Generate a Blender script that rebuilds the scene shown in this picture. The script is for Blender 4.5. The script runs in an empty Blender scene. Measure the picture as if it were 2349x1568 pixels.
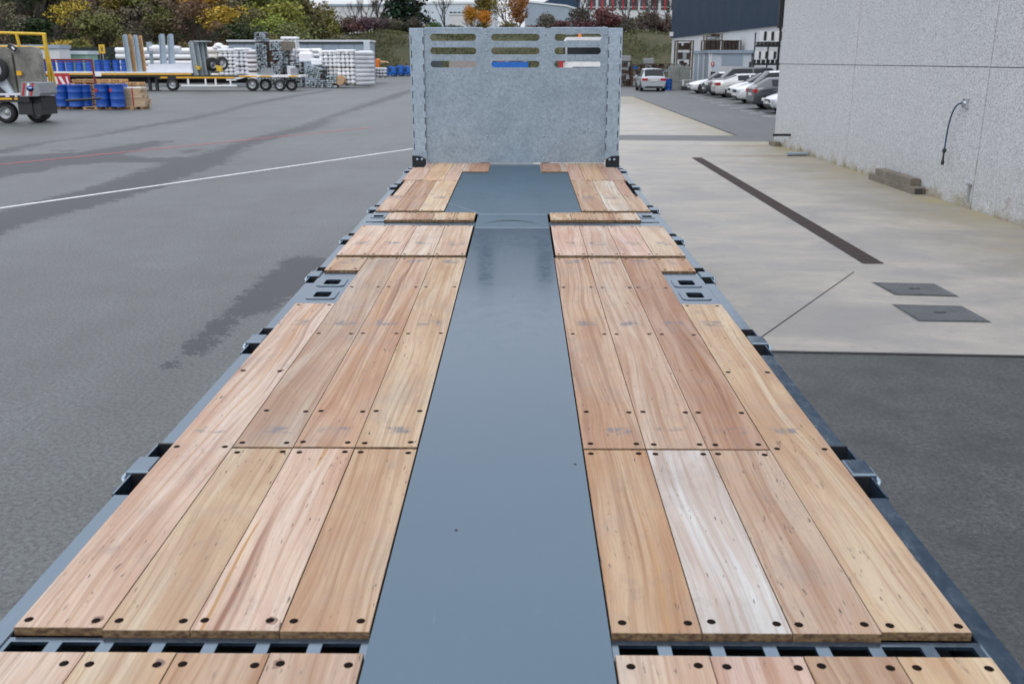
import bpy, bmesh, math, random
import numpy as np
from mathutils import Vector, Matrix
R = math.radians
rnd = random.Random(7)
ORD = 'first second third fourth fifth sixth seventh eighth ninth tenth eleventh twelfth thirteenth fourteenth fifteenth sixteenth seventeenth eighteenth nineteenth twentieth'.split() + ['twenty ' + q for q in 'first second third fourth fifth sixth seventh eighth ninth'.split()]
S = bpy.context.scene
COL = S.collection

# ------------------------------------------------------------------ camera
CAMH, FPX, CXP, CYP = 2.2, 2150.0, 1174.5, 784.0      # photo measured on a 2349 x 1568 grid
TH = math.atan((CYP - 138.0) / FPX)
YAW = math.atan((1197.0 - CXP) * math.cos(TH) / FPX)
cam = bpy.data.cameras.new('camera'); camo = bpy.data.objects.new('camera', cam); COL.objects.link(camo)
camo.location = (0, 0, CAMH); camo.rotation_euler = (R(90) - TH, 0, YAW)
cam.sensor_width = 36; cam.lens = 36 * FPX / 2349.0
cam.clip_start = 0.05; cam.clip_end = 3000
cam.dof.use_dof = True; cam.dof.focus_distance = 5.0; cam.dof.aperture_fstop = 5.0
S.camera = camo
S.render.resolution_x = 1024; S.render.resolution_y = 683

# ------------------------------------------------------------------ sky, sun, exposure (overcast November day)
SUN_EL, SUN_AZ = R(38), R(200)
w = bpy.data.worlds.new('World'); S.world = w; w.use_nodes = True
nt = w.node_tree; nt.nodes.clear(); N = nt.nodes.new; LK = nt.links.new
out = N('ShaderNodeOutputWorld'); mixs = N('ShaderNodeMixShader'); LK(mixs.outputs[0], out.inputs[0])
sky = N('ShaderNodeTexSky'); sky.sky_type = 'NISHITA'; sky.sun_disc = False
sky.sun_elevation = SUN_EL; sky.sun_rotation = SUN_AZ
b1 = N('ShaderNodeBackground'); b1.inputs[1].default_value = 0.08; LK(sky.outputs[0], b1.inputs[0])
tc = N('ShaderNodeTexCoord'); sp = N('ShaderNodeSeparateXYZ'); LK(tc.outputs['Generated'], sp.inputs[0])
ns = N('ShaderNodeTexNoise'); ns.inputs['Scale'].default_value = 2.2; ns.inputs['Detail'].default_value = 5
mp = N('ShaderNodeMapping'); mp.inputs['Scale'].default_value = (1, 1, 3.5); LK(tc.outputs['Generated'], mp.inputs[0]); LK(mp.outputs[0], ns.inputs[0])
rg = N('ShaderNodeMapRange'); rg.inputs[1].default_value = 0; rg.inputs[2].default_value = 1; rg.inputs[3].default_value = 0.66; rg.inputs[4].default_value = 1.62
LK(sp.outputs[2], rg.inputs[0])
rn = N('ShaderNodeMapRange'); rn.inputs[1].default_value = .3; rn.inputs[2].default_value = .7; rn.inputs[3].default_value = .93; rn.inputs[4].default_value = 1.07
LK(ns.outputs[0], rn.inputs[0])
mu = N('ShaderNodeMath'); mu.operation = 'MULTIPLY'; LK(rg.outputs[0], mu.inputs[0]); LK(rn.outputs[0], mu.inputs[1])
b2 = N('ShaderNodeBackground'); b2.inputs[0].default_value = (0.93, 0.965, 1.05, 1); LK(mu.outputs[0], b2.inputs[1])
mixs.inputs[0].default_value = 0.88; LK(b1.outputs[0], mixs.inputs[1]); LK(b2.outputs[0], mixs.inputs[2])
sl = bpy.data.lights.new('sun', 'SUN'); sl.energy = 0.5; sl.angle = R(25); sl.color = (1, .97, .92)
so = bpy.data.objects.new('sun', sl); COL.objects.link(so); so.rotation_euler = (R(90) - SUN_EL, 0, R(180) - SUN_AZ); so.location = (0, -20, 40)
S.view_settings.view_transform = 'Standard'; S.view_settings.look = 'None'
S.view_settings.exposure = 0.38; S.view_settings.gamma = 1; S.view_settings.use_curve_mapping = False
S.cycles.max_bounces = 6; S.cycles.transparent_max_bounces = 6

# ------------------------------------------------------------------ photo pixel -> place
_f = Vector((-math.sin(YAW) * math.cos(TH), math.cos(YAW) * math.cos(TH), -math.sin(TH)))
_r = Vector((math.cos(YAW), math.sin(YAW), 0)); _u = _r.cross(_f)
def ray(u, v): return _f + _r * ((u - CXP) / FPX) + _u * (-(v - CYP) / FPX)
def G(u, v, z=0.0):
    d = ray(u, v); t = (z - CAMH) / d.z; return Vector((0, 0, CAMH)) + d * t
def AY(u, v, Y):
    d = ray(u, v); return Vector((0, 0, CAMH)) + d * (Y / d.y)
def span(u0, u1, v0, v1, Y):
    a = AY(u0, v1, Y); b = AY(u1, v0, Y); return a.x, b.x, a.z, b.z

# ------------------------------------------------------------------ materials
MATS = {}
class NT:
    def __init__(s, m):
        m.use_nodes = True; s.t = m.node_tree; s.b = s.t.nodes['Principled BSDF']
    def n(s, k, **kw):
        x = s.t.nodes.new('ShaderNode' + k)
        for a, v in kw.items():
            if a.startswith('i_'): x.inputs[a[2:].replace('_', ' ')].default_value = v
            else: setattr(x, a, v)
        return x
    def l(s, a, b): s.t.links.new(a, b)
    def noise(s, vec, scale, detail=4, rough=.55, dist=0):
        x = s.n('TexNoise'); x.inputs['Scale'].default_value = scale; x.inputs['Detail'].default_value = detail
        x.inputs['Roughness'].default_value = rough; x.inputs['Distortion'].default_value = dist
        if vec is not None: s.l(vec, x.inputs['Vector'])
        return x.outputs['Fac']
    def rng(s, v, a, b, c, d, smooth=False):
        x = s.n('MapRange'); x.clamp = True
        if smooth: x.interpolation_type = 'SMOOTHSTEP'
        s.l(v, x.inputs[0])
        for i, q in enumerate((a, b, c, d)): x.inputs[i + 1].default_value = q
        return x.outputs[0]
    def m(s, op, a, b=None, c=None):
        x = s.n('Math'); x.operation = op
        for i, q in enumerate((a, b, c)):
            if q is None: continue
            if isinstance(q, (int, float)): x.inputs[i].default_value = q
            else: s.l(q, x.inputs[i])
        return x.outputs[0]
    def mix(s, f, a, b, mode='MIX'):
        x = s.n('MixRGB'); x.blend_type = mode
        for i, q in enumerate((f, a, b)):
            if isinstance(q, (int, float)): x.inputs[i].default_value = q
            elif isinstance(q, tuple): x.inputs[i].default_value = (*q, 1)
            else: s.l(q, x.inputs[i])
        return x.outputs[0]
    def mapv(s, vec, scale, loc=(0, 0, 0)):
        x = s.n('Mapping'); x.inputs['Scale'].default_value = scale; x.inputs['Location'].default_value = loc
        s.l(vec, x.inputs[0]); return x.outputs[0]
    def bump(s, h, st, d=.01):
        x = s.n('Bump'); x.inputs['Strength'].default_value = st; x.inputs['Distance'].default_value = d
        s.l(h, x.inputs['Height']); s.l(x.outputs[0], s.b.inputs['Normal'])
def mk(name, col, rough=.6, metal=0., var=.12, sc=3., fine=.06, fsc=40., tint=False, spec=None, bump=0., coat=0.):
    m = bpy.data.materials.new(name); t = NT(m); MATS[name] = m
    co = t.n('TexCoord').outputs['Object']
    c = col
    if tint:
        oi = t.n('ObjectInfo'); c = t.mix(1., oi.outputs['Color'], col, 'MULTIPLY')
        vv = t.n('VectorMath'); vv.operation = 'ADD'; t.l(co, vv.inputs[0])
        cx = t.n('CombineXYZ'); rr = t.m('MULTIPLY', oi.outputs['Random'], 37.); t.l(rr, cx.inputs[0]); t.l(rr, cx.inputs[1]); t.l(cx.outputs[0], vv.inputs[1]); co = vv.outputs[0]
    n1 = t.noise(co, sc, 4); n2 = t.noise(co, fsc, 3)
    a = t.rng(n1, .3, .7, 1 - var, 1 + var); b = t.rng(n2, .25, .75, 1 - fine, 1 + fine)
    k = t.m('MULTIPLY', a, b)
    cc = t.n('CombineXYZ'); [t.l(k, cc.inputs[i]) for i in range(3)]
    t.l(t.mix(1., c, cc.outputs[0], 'MULTIPLY'), t.b.inputs['Base Color'])
    t.l(t.rng(n1, .3, .7, max(.02, rough - .07), min(1, rough + .07)), t.b.inputs['Roughness'])
    t.b.inputs['Metallic'].default_value = metal
    if spec is not None: t.b.inputs['Specular IOR Level'].default_value = spec
    if coat: t.b.inputs['Coat Weight'].default_value = coat; t.b.inputs['Coat Roughness'].default_value = .08
    if bump: t.bump(n2, bump)
    return m

def wood_mat():
    m = bpy.data.materials.new('deck_wood'); t = NT(m); MATS['deck_wood'] = m
    co = t.n('TexCoord').outputs['Object']; oi = t.n('ObjectInfo'); rr = oi.outputs['Random']
    cx = t.n('CombineXYZ'); t.l(t.m('MULTIPLY', rr, 53.), cx.inputs[0]); t.l(t.m('MULTIPLY', rr, 91.), cx.inputs[1]); t.l(t.m('MULTIPLY', rr, 17.), cx.inputs[2])
    ad = t.n('VectorMath'); ad.operation = 'ADD'; t.l(co, ad.inputs[0]); t.l(cx.outputs[0], ad.inputs[1]); p = ad.outputs[0]
    # slow warp so grain curves a little
    wv = t.noise(t.mapv(p, (2.0, .55, 1)), 1.0, 2, .45, .2)
    sx = t.n('SeparateXYZ'); t.l(p, sx.inputs[0])
    gx = t.m('ADD', sx.outputs[0], t.m('MULTIPLY', wv, .20))
    gv = t.n('CombineXYZ'); t.l(gx, gv.inputs[0]); t.l(sx.outputs[1], gv.inputs[1]); t.l(sx.outputs[2], gv.inputs[2])
    broad = t.noise(t.mapv(gv.outputs[0], (9, .5, 1)), 1.0, 3, .5, .6)
    rings = t.noise(t.mapv(gv.outputs[0], (70, 1.0, 1)), 1.0, 4, .65, .3)
    fib = t.noise(t.mapv(gv.outputs[0], (300, 9, 1)), 1.0, 3, .6)
    blot = t.noise(t.mapv(p, (5, 2.2, 1)), 1.0, 5, .6, .5)
    tint = oi.outputs['Color']
    c = t.mix(t.rng(broad, .40, .60, 0, .95), tint, t.mix(1., tint, (.80, .64, .55), 'MULTIPLY'))
    c = t.mix(t.rng(blot, .45, .72, 0, .5), c, t.mix(1., tint, (1.12, 1.10, .98), 'MULTIPLY'))
    c = t.mix(t.rng(rings, .46, .68, 0, .74), c, t.mix(1., tint, (.60, .44, .34), 'MULTIPLY'))
    c = t.mix(t.rng(fib, .48, .74, 0, .5), c, t.mix(1., tint, (.62, .55, .52), 'MULTIPLY'))
    # heartwood streak on some boards (alpha of the object colour picks how strong)
    st = t.noise(t.mapv(gv.outputs[0], (15, .22, 1), (3, 7, 0)), 1.0, 2, .4, .9)
    c = t.mix(t.m('MULTIPLY', t.rng(st, .56, .66, 0, .85, True), oi.outputs['Alpha']), c, t.mix(1., tint, (.36, .20, .15), 'MULTIPLY'))
    # ochre resin lines
    oc = t.noise(t.mapv(gv.outputs[0], (30, .35, 1), (11, 3, 0)), 1.0, 3, .5, .9)
    c = t.mix(t.m('MULTIPLY', t.rng(oc, .655, .68, 0, .8), oi.outputs['Alpha']), c, (.38, .19, .05))
    # pin holes and checks
    ch = t.noise(t.mapv(p, (110, 16, 1)), 1.0, 2, .5); chm = t.noise(t.mapv(p, (6, 3, 1), (5, 1, 0)), 1.0, 2)
    c = t.mix(t.m('MULTIPLY', t.rng(ch, .665, .72, 0, .85), t.rng(chm, .42, .58, 0, 1)), c, (.05, .04, .04))
    # grey roller stamps where the boards went through the mill, at set distances along the deck
    ge = t.n('NewGeometry'); ps = t.n('SeparateXYZ'); t.l(ge.outputs['Position'], ps.inputs[0])
    tot = None
    for y0, wd in ((3.31, .030), (4.74, .045), (6.19, .06), (6.80, .06), (8.9, .08)):
        d = t.m('ABSOLUTE', t.m('SUBTRACT', ps.outputs[1], y0)); q = t.rng(d, wd * .5, wd * 1.5, 1, 0, True)
        tot = q if tot is None else t.m('MAXIMUM', tot, q)
    sxo = t.n('SeparateXYZ'); t.l(co, sxo.inputs[0]); offx = t.m('MULTIPLY', t.m('SUBTRACT', rr, .5), .05)
    tot = t.m('MULTIPLY', tot, t.rng(t.m('ABSOLUTE', t.m('ADD', sxo.outputs[0], offx)), .045, .072, 1, 0, True))
    sm = t.noise(t.mapv(p, (14, 14, 1), (2, 9, 0)), 1.0, 3, .6)
    bars = t.noise(t.mapv(p, (62, 3, 1)), 1.0, 1)
    k = t.m('MULTIPLY', t.m('MULTIPLY', tot, t.rng(sm, .44, .58, 0, .80)), t.rng(bars, .35, .5, .3, 1))
    c = t.mix(k, c, (.15, .15, .17))
    gr = t.noise(ge.outputs['Position'], 2.3, 6, .72); c = t.mix(t.rng(gr, .50, .74, 0, .42), c, (.27, .235, .22)); g2 = t.noise(t.mapv(ge.outputs['Position'], (1, .5, 1)), 9, 5, .75); c = t.mix(t.rng(g2, .58, .72, 0, .4), c, (.22, .185, .17))
    # weathered end grain / saw edge: top is clean, the sides are browner
    nz = t.n('SeparateXYZ'); t.l(ge.outputs['Normal'], nz.inputs[0])
    en = t.noise(t.mapv(p, (60, 60, 90)), 1.0, 2); side = t.rng(nz.outputs[2], .6, .9, 1, 0)
    c = t.mix(side, c, t.mix(t.rng(en, .35, .65, 0, 1), (.24, .16, .085), (.09, .05, .03)))
    t.l(c, t.b.inputs['Base Color'])
    t.l(t.rng(rings, .3, .7, .58, .78), t.b.inputs['Roughness']); t.b.inputs['Specular IOR Level'].default_value = .32
    h = t.m('ADD', t.m('MULTIPLY', fib, .5), t.m('MULTIPLY', rings, .6)); t.bump(h, .35, .002)
wood_mat()

def steel_mat(name, base, r0, r1, spec=.5):
    m = bpy.data.materials.new(name); t = NT(m); MATS[name] = m
    ge = t.n('NewGeometry').outputs['Position']
    big = t.noise(ge, 1.3, 4, .6, .3); sm = t.noise(ge, 14, 4, .6); ti = t.noise(ge, 260, 2)
    c = t.mix(t.rng(big, .35, .7, 0, .35), base, tuple(min(1, q * 1.3 + .004) for q in base))
    dust = t.noise(t.mapv(ge, (1, .35, 1)), 38, 5, .75); c = t.mix(t.rng(dust, .60, .78, 0, .12), c, (.28, .29, .31))
    sc1 = t.noise(t.mapv(ge, (90, 2.2, 1)), 1., 3, .6, .8); c = t.mix(t.rng(sc1, .70, .74, 0, .22), c, (.16, .2, .24))
    t.l(c, t.b.inputs['Base Color'])
    r = t.m('ADD', t.m('ADD', t.rng(big, .3, .7, r0, r1), t.rng(sm, .3, .8, -.03, .06)), t.rng(dust, .5, .75, 0, .10)); t.l(r, t.b.inputs['Roughness'])
    t.b.inputs['IOR'].default_value = spec; t.b.inputs['Specular Tint'].default_value = (.60, .82, 1.0, 1) if spec < 2.9 else (.70, .86, 1.0, 1)
    wavy = t.noise(ge, 1.2, 1); t.bump(wavy, .06, .02)
steel_mat('blue_grey_steel', (.016, .034, .056), .11, .18, 2.25)
steel_mat('matt_blue_grey_steel', (.030, .062, .088), .33, .42, 2.0)
steel_mat('light_blue_grey_steel', (.018, .031, .050), .16, .22, 2.9)
mk('black_steel', (.012, .014, .018), .5, 0, .2, 6)
mk('undercarriage', (.02, .021, .024), .75)
mk('screw_steel', (.012, .007, .005), .9, 0, .4, 60, spec=.1); mk('knot_stain', (.25, .165, .13), .8, 0, .35, 40, .3, 200)
mk('weld', (.45, .50, .55), .4, .3)

def galva():
    m = bpy.data.materials.new('galvanised'); t = NT(m); MATS['galvanised'] = m
    co = t.n('TexCoord').outputs['Object']; oi = t.n('ObjectInfo')
    vo = t.n('TexVoronoi'); vo.inputs['Scale'].default_value = 62; t.l(co, vo.inputs['Vector'])
    sv = t.n('SeparateXYZ'); t.l(vo.outputs['Color'], sv.inputs[0])
    n1 = t.noise(co, 3.2, 5, .65, .4); n2 = t.noise(co, 32, 5, .75, .6); n3 = t.noise(co, 9, 5, .7, .8)
    c = t.mix(t.rng(n2, .34, .66, 0, 1), (.20, .26, .315), (.37, .45, .52))
    c = t.mix(t.rng(sv.outputs[0], .1, .9, 0, .30), c, (.46, .53, .60))
    c = t.mix(t.rng(n1, .42, .72, 0, .42), c, (.17, .22, .27))
    c = t.mix(t.rng(n3, .58, .76, 0, .35), c, (.16, .205, .25))
    c = t.mix(1., c, oi.outputs['Color'], 'MULTIPLY')
    t.l(c, t.b.inputs['Base Color']); t.b.inputs['Metallic'].default_value = .35
    t.l(t.rng(n2, .3, .7, .42, .62), t.b.inputs['Roughness']); t.bump(n2, .15, .003)
galva()

def asphalt():
    m = bpy.data.materials.new('asphalt'); t = NT(m); MATS['asphalt'] = m
    ge = t.n('NewGeometry').outputs['Position']
    big = t.noise(ge, .22, 5, .6, .4); mid = t.noise(ge, 1.7, 5, .6); gr = t.noise(ge, 34, 4, .8); gr2 = t.noise(ge, 130, 2, .7)
    st = t.noise(t.mapv(ge, (1.2, .12, 1)), .9, 4, .6)
    c = t.mix(t.rng(gr, .34, .64, 0, 1), (.024, .027, .028), (.120, .131, .130))
    c = t.mix(t.rng(gr2, .60, .74, 0, .7), c, (.27, .28, .29))
    k = t.m('MULTIPLY', t.rng(big, .3, .7, .78, 1.18), t.rng(mid, .3, .7, .88, 1.1)); k = t.m('MULTIPLY', k, t.rng(st, .3, .7, .88, 1.1))
    cc = t.n('CombineXYZ'); [t.l(k, cc.inputs[i]) for i in range(3)]
    c = t.mix(1., c, cc.outputs[0], 'MULTIPLY')
    at = t.n('Attribute'); at.attribute_name = 'wet'
    e = t.noise(ge, 3.4, 6, .7); e2 = t.noise(ge, 22, 3, .7)
    wv = t.m('ADD', at.outputs['Fac'], t.m('ADD', t.m('MULTIPLY', t.m('SUBTRACT', e, .5), 1.5), t.m('MULTIPLY', t.m('SUBTRACT', e2, .5), 1.1)))
    wt = t.rng(wv, .46, .56, 0, 1, True)
    sx3 = t.n('SeparateXYZ'); t.l(ge, sx3.inputs[0]); rs = t.rng(sx3.outputs[0], .5, 1.5, 0, 1); mo = t.noise(ge, 2.4, 5, .75); c = t.mix(t.m('MULTIPLY', rs, t.rng(mo, .42, .66, .15, .75)), c, (.028, .029, .030))
    cr = t.n('TexVoronoi'); cr.feature = 'DISTANCE_TO_EDGE'; cr.inputs['Scale'].default_value = .23; wp = t.n('VectorMath'); wp.operation = 'ADD'; nz2 = t.n('TexNoise'); nz2.inputs['Scale'].default_value = .9; nz2.inputs['Detail'].default_value = 5; t.l(ge, nz2.inputs['Vector']); t.l(ge, wp.inputs[0]); t.l(nz2.outputs['Color'], wp.inputs[1]); t.l(wp.outputs[0], cr.inputs['Vector'])
    c = t.mix(t.m('MULTIPLY', t.rng(cr.outputs['Distance'], .001, .004, .55, 0), t.rng(big, .45, .6, 0, 1)), c, (.02, .02, .02))
    c = t.mix(t.m('MULTIPLY', wt, .86), c, (.010, .010, .018))
    t.l(c, t.b.inputs['Base Color'])
    t.l(t.rng(wt, 0, 1, .54, .60), t.b.inputs['Roughness']); t.b.inputs['IOR'].default_value = 1.62
    t.bump(t.m('ADD', gr, t.m('MULTIPLY', gr2, .5)), .25, .004)
asphalt()

def concrete():
    m = bpy.data.materials.new('concrete_slab'); t = NT(m); MATS['concrete_slab'] = m
    ge = t.n('NewGeometry').outputs['Position']; sx = t.n('SeparateXYZ'); t.l(ge, sx.inputs[0])
    big = t.noise(t.mapv(ge, (.6, 1.0, 1)), .95, 7, .68, .8); mid = t.noise(t.mapv(ge, (.5, 1.4, 1)), 2.6, 6, .7); fi = t.noise(ge, 95, 3, .7)
    c = t.mix(t.rng(big, .38, .62, 0, 1), (.31, .295, .28), (.445, .41, .355))
    c = t.mix(t.rng(mid, .46, .70, 0, .35), c, (.27, .26, .255)); c = t.mix(t.rng(t.noise(ge, 7, 5, .75), .56, .72, 0, .4), c, (.20, .19, .18))
    c = t.mix(t.rng(fi, .40, .7, 0, .22), c, (.16, .16, .165))
    # algae and rust running out from the foot of the wall
    d = t.m('ADD', t.m('SUBTRACT', 6.9, sx.outputs[0]), t.m('MULTIPLY', t.m('SUBTRACT', t.noise(t.mapv(ge, (1, .7, 1)), 1.1, 5, .65), .5), 3.4))
    c = t.mix(t.rng(d, -.3, 2.4, .62, 0, True), c, (.22, .185, .10))
    c = t.mix(t.rng(d, -1.1, .5, .75, 0, True), c, (.33, .28, .10))
    for y0, wd in ((22.85, .28), (25.6, .18)):
        dy = t.m('ABSOLUTE', t.m('SUBTRACT', t.m('ADD', sx.outputs[1], t.m('MULTIPLY', t.m('SUBTRACT', mid, .5), .5)), y0))
        a = t.m('MULTIPLY', t.rng(dy, .05, wd, .55, 0, True), t.rng(sx.outputs[0], 3.8, 6.2, 0, 1, True)); c = t.mix(a, c, (.17, .11, .07))
    sm = t.noise(t.mapv(ge, (.5, .5, 1), (3, 1, 0)), .8, 4, .6); c = t.mix(t.rng(sm, .54, .72, 0, .32), c, (.18, .175, .18))
    t.l(c, t.b.inputs['Base Color']); t.l(t.rng(big, .3, .7, .58, .78), t.b.inputs['Roughness']); t.bump(fi, .3, .004)
concrete()

def pebble():
    m = bpy.data.materials.new('pebbledash'); t = NT(m); MATS['pebbledash'] = m
    ge = t.n('NewGeometry').outputs['Position']; sx = t.n('SeparateXYZ'); t.l(ge, sx.inputs[0])
    vo = t.n('TexVoronoi'); vo.inputs['Scale'].default_value = 50; vo.inputs['Randomness'].default_value = 1
    vv = t.n('VectorMath'); vv.operation = 'ADD'; t.l(ge, vv.inputs[0]); nn = t.n('TexNoise'); nn.inputs['Scale'].default_value = 60; t.l(ge, nn.inputs['Vector'])
    sc = t.n('VectorMath'); sc.operation = 'SCALE'; sc.inputs['Scale'].default_value = .02; t.l(nn.outputs['Color'], sc.inputs[0]); t.l(sc.outputs[0], vv.inputs[1]); t.l(vv.outputs[0], vo.inputs['Vector'])
    cs = t.n('SeparateXYZ'); t.l(vo.outputs['Color'], cs.inputs[0])
    big = t.noise(ge, .8, 4, .6); md = t.noise(ge, 9, 4, .6)
    c = t.mix(cs.outputs[0], (.41, .42, .435), (.66, .67, .68))
    c = t.mix(t.rng(cs.outputs[1], .80, .86, 0, .6), c, (.24, .25, .28))
    c = t.mix(t.rng(vo.outputs['Distance'], .5, .8, 0, .5), c, (.24, .25, .27))
    c = t.mix(t.rng(big, .35, .7, 0, .22), c, (.38, .40, .43)); c = t.mix(t.rng(md, .5, .75, 0, .2), c, (.40, .42, .42))
    h = t.m('SUBTRACT', sx.outputs[2], t.m('MULTIPLY', t.m('SUBTRACT', t.noise(ge, 2.2, 5, .7), .47), .9))
    c = t.mix(t.rng(h, -.12, .16, .85, 0, True), c, (.22, .17, .055)); c = t.mix(t.m('MULTIPLY', t.rng(h, .0, 1.1, .3, 0, True), t.rng(md, .4, .6, 0, 1)), c, (.33, .32, .25))
    dr_ = t.noise(t.mapv(ge, (1, 3.5, .22)), 1.6, 4, .6); c = t.mix(t.rng(dr_, .55, .75, 0, .22), c, (.36, .365, .36))
    nr = t.noise(t.mapv(ge, (1, 1.3, 3)), .9, 4, .7); c = t.mix(t.m('MULTIPLY', t.rng(nr, .56, .66, 0, .6), t.rng(h, .0, .34, 1, 0, True)), c, (.24, .085, .02))
    t.l(c, t.b.inputs['Base Color']); t.b.inputs['Roughness'].default_value = .85
    t.bump(t.m('SUBTRACT', 1., vo.outputs['Distance']), .3, .008)
pebble()

def foliage(name, tint_mul=(1, 1, 1)):
    m = bpy.data.materials.new(name); t = NT(m); MATS[name] = m
    ge = t.n('NewGeometry'); oi = t.n('ObjectInfo')
    n = t.noise(ge.outputs['Position'], .55, 3, .6); wn = t.n('TexWhiteNoise'); wn.noise_dimensions = '1D'; t.l(ge.outputs['Random Per Island'], wn.inputs['W'])
    k = t.m('MULTIPLY', t.rng(wn.outputs['Value'], 0, 1, .8, 1.25), t.rng(n, .3, .7, .7, 1.3))
    cc = t.n('CombineXYZ'); [t.l(k, cc.inputs[i]) for i in range(3)]
    c = t.mix(1., oi.outputs['Color'], cc.outputs[0], 'MULTIPLY')
    c = t.mix(t.rng(wn.outputs['Color'], .6, 1, 0, .2), c, (.16, .10, .03))
    t.l(c, t.b.inputs['Base Color']); t.b.inputs['Roughness'].default_value = .7; t.b.inputs['Specular IOR Level'].default_value = .25
foliage('leaves')
def grassmat():
    m = bpy.data.materials.new('rough_grass'); t = NT(m); MATS['rough_grass'] = m
    ge = t.n('NewGeometry').outputs['Position']; a = t.noise(ge, .16, 6, .65, .5); b = t.noise(t.mapv(ge, (1, 1, 1)), 1.1, 6, .75); c3 = t.noise(ge, 5, 4, .8)
    c = t.mix(t.rng(a, .36, .62, 0, 1), (.050, .058, .026), (.095, .075, .042)); c = t.mix(t.rng(b, .46, .64, 0, .75), c, (.042, .068, .018))
    c = t.mix(t.rng(c3, .5, .75, 0, .65), c, (.025, .026, .013)); c = t.mix(t.rng(b, .66, .76, 0, .5), c, (.15, .12, .05))
    sx = t.n('SeparateXYZ'); t.l(ge, sx.inputs[0])
    t.l(c, t.b.inputs['Base Color']); t.b.inputs['Roughness'].default_value = .9; t.bump(b, .8, .5)
grassmat()
mk('bark', (.055, .045, .038), .85, 0, .3, 2)
mk('tyre_rubber', (.015, .015, .016), .75, 0, .2, 6)
mk('rim_grey', (.38, .39, .41), .4, .5, .15, 6)
mk('dark_hub', (.05, .05, .055), .5)
mk('car_paint', (1, 1, 1), .28, .1, .03, 2, .01, tint=True, coat=.8)
mk('car_glass', (.010, .014, .018), .06, 0, .05, 2, .01, spec=.35)
mk('black_plastic', (.02, .021, .023), .55)
mk('tail_light', (.35, .012, .015), .25, 0, .1); mk('head_light', (.55, .58, .6), .15, .2)
mk('chrome', (.6, .62, .64), .2, .9)
mk('plate_white', (.62, .62, .58), .5)
mk('drum_blue', (.008, .068, .34), .38, 0, .12, 4, .04, 30)
mk('blue_paint', (.01, .13, .50), .45, 0, .15, 4, .05)
mk('pallet_wood', (.42, .27, .14), .8, 0, .25, 6, .1, 40, tint=True)
mk('lumber', (.50, .38, .25), .8, 0, .2, 4, .12, 30, tint=True)
mk('red_paint', (.42, .02, .03), .5); mk('dull_red_paint', (.18, .03, .04), .6, 0, .25)
mk('yellow_paint', (.62, .40, .03), .5, 0, .15, 5); mk('reflector_yellow', (.72, .38, .015), .45)
mk('orange_paint', (.65, .17, .02), .45)
mk('white_paint', (.72, .73, .74), .55, 0, .07, 2, .03); mk('white_film', (.74, .75, .77), .38, 0, .10, 3, .07, 22, tint=True, bump=.3)
mk('grey_box', (.24, .25, .27), .5, 0, .08, 2); mk('ballast_concrete', (.20, .195, .175), .9, 0, .35, 2.2, .2, 14, bump=.4)
mk('cast_block', (.20, .21, .20), .9, 0, .2, 2, .12, 14)
mk('profile_metal', (.30, .345, .37), .5, .3, .3, 9, .25, 60, tint=True)
mk('rust_brown', (.06, .036, .024), .8, 0, .4, 3, .2)
mk('navy_cladding', (.018, .038, .068), .6, 0, .05, .5, .02, spec=.2)
mk('white_render', (.55, .565, .58), .75, 0, .07, .6, .03); mk('pale_cladding', (.50, .56, .62), .6, 0, .05, .3)
mk('blue_grey_cladding', (.27, .33, .40), .6, 0, .06, .3); mk('roof_light', (.60, .63, .66), .6, 0, .05, .2)
mk('window_dark', (.045, .06, .07), .2, 0, .3, .4); mk('window_brown', (.035, .022, .018), .4, 0, .3, 2)
mk('frame_brown', (.11, .09, .07), .7, 0, .2); mk('grey_wood', (.17, .15, .12), .9, 0, .3, 5, .15, 30)
mk('line_white', (.66, .67, .68), .7, 0, .12, 3, .12, 30); mk('line_red', (.50, .13, .15), .75, 0, .2, 3, .2, 30)
mk('rusty_grate', (.055, .036, .032), .8, 0, .3, 4, .2, 60); mk('dark_joint', (.05, .05, .052), .9)
mk('cover_steel', (.30, .31, .32), .6, .3, .15, 6, .15, 50)
mk('fence_shadow_green', (.018, .026, .026), .85, 0, .5, .5, .3, 4); mk('hose_blue', (.012, .06, .12), .4)  # fence panel green is darkened to hold the shadow behind the mesh
mk('mint_green', (.22, .38, .30), .6); mk('beige_box', (.30, .27, .25), .7); mk('slab_white', (.66, .68, .74), .5, 0, .05)
mk('cast_dark', (.09, .095, .10), .6, 0, .2, 5, .2, 30); mk('stone_pale', (.25, .24, .22), .9)
M = MATS

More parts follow.
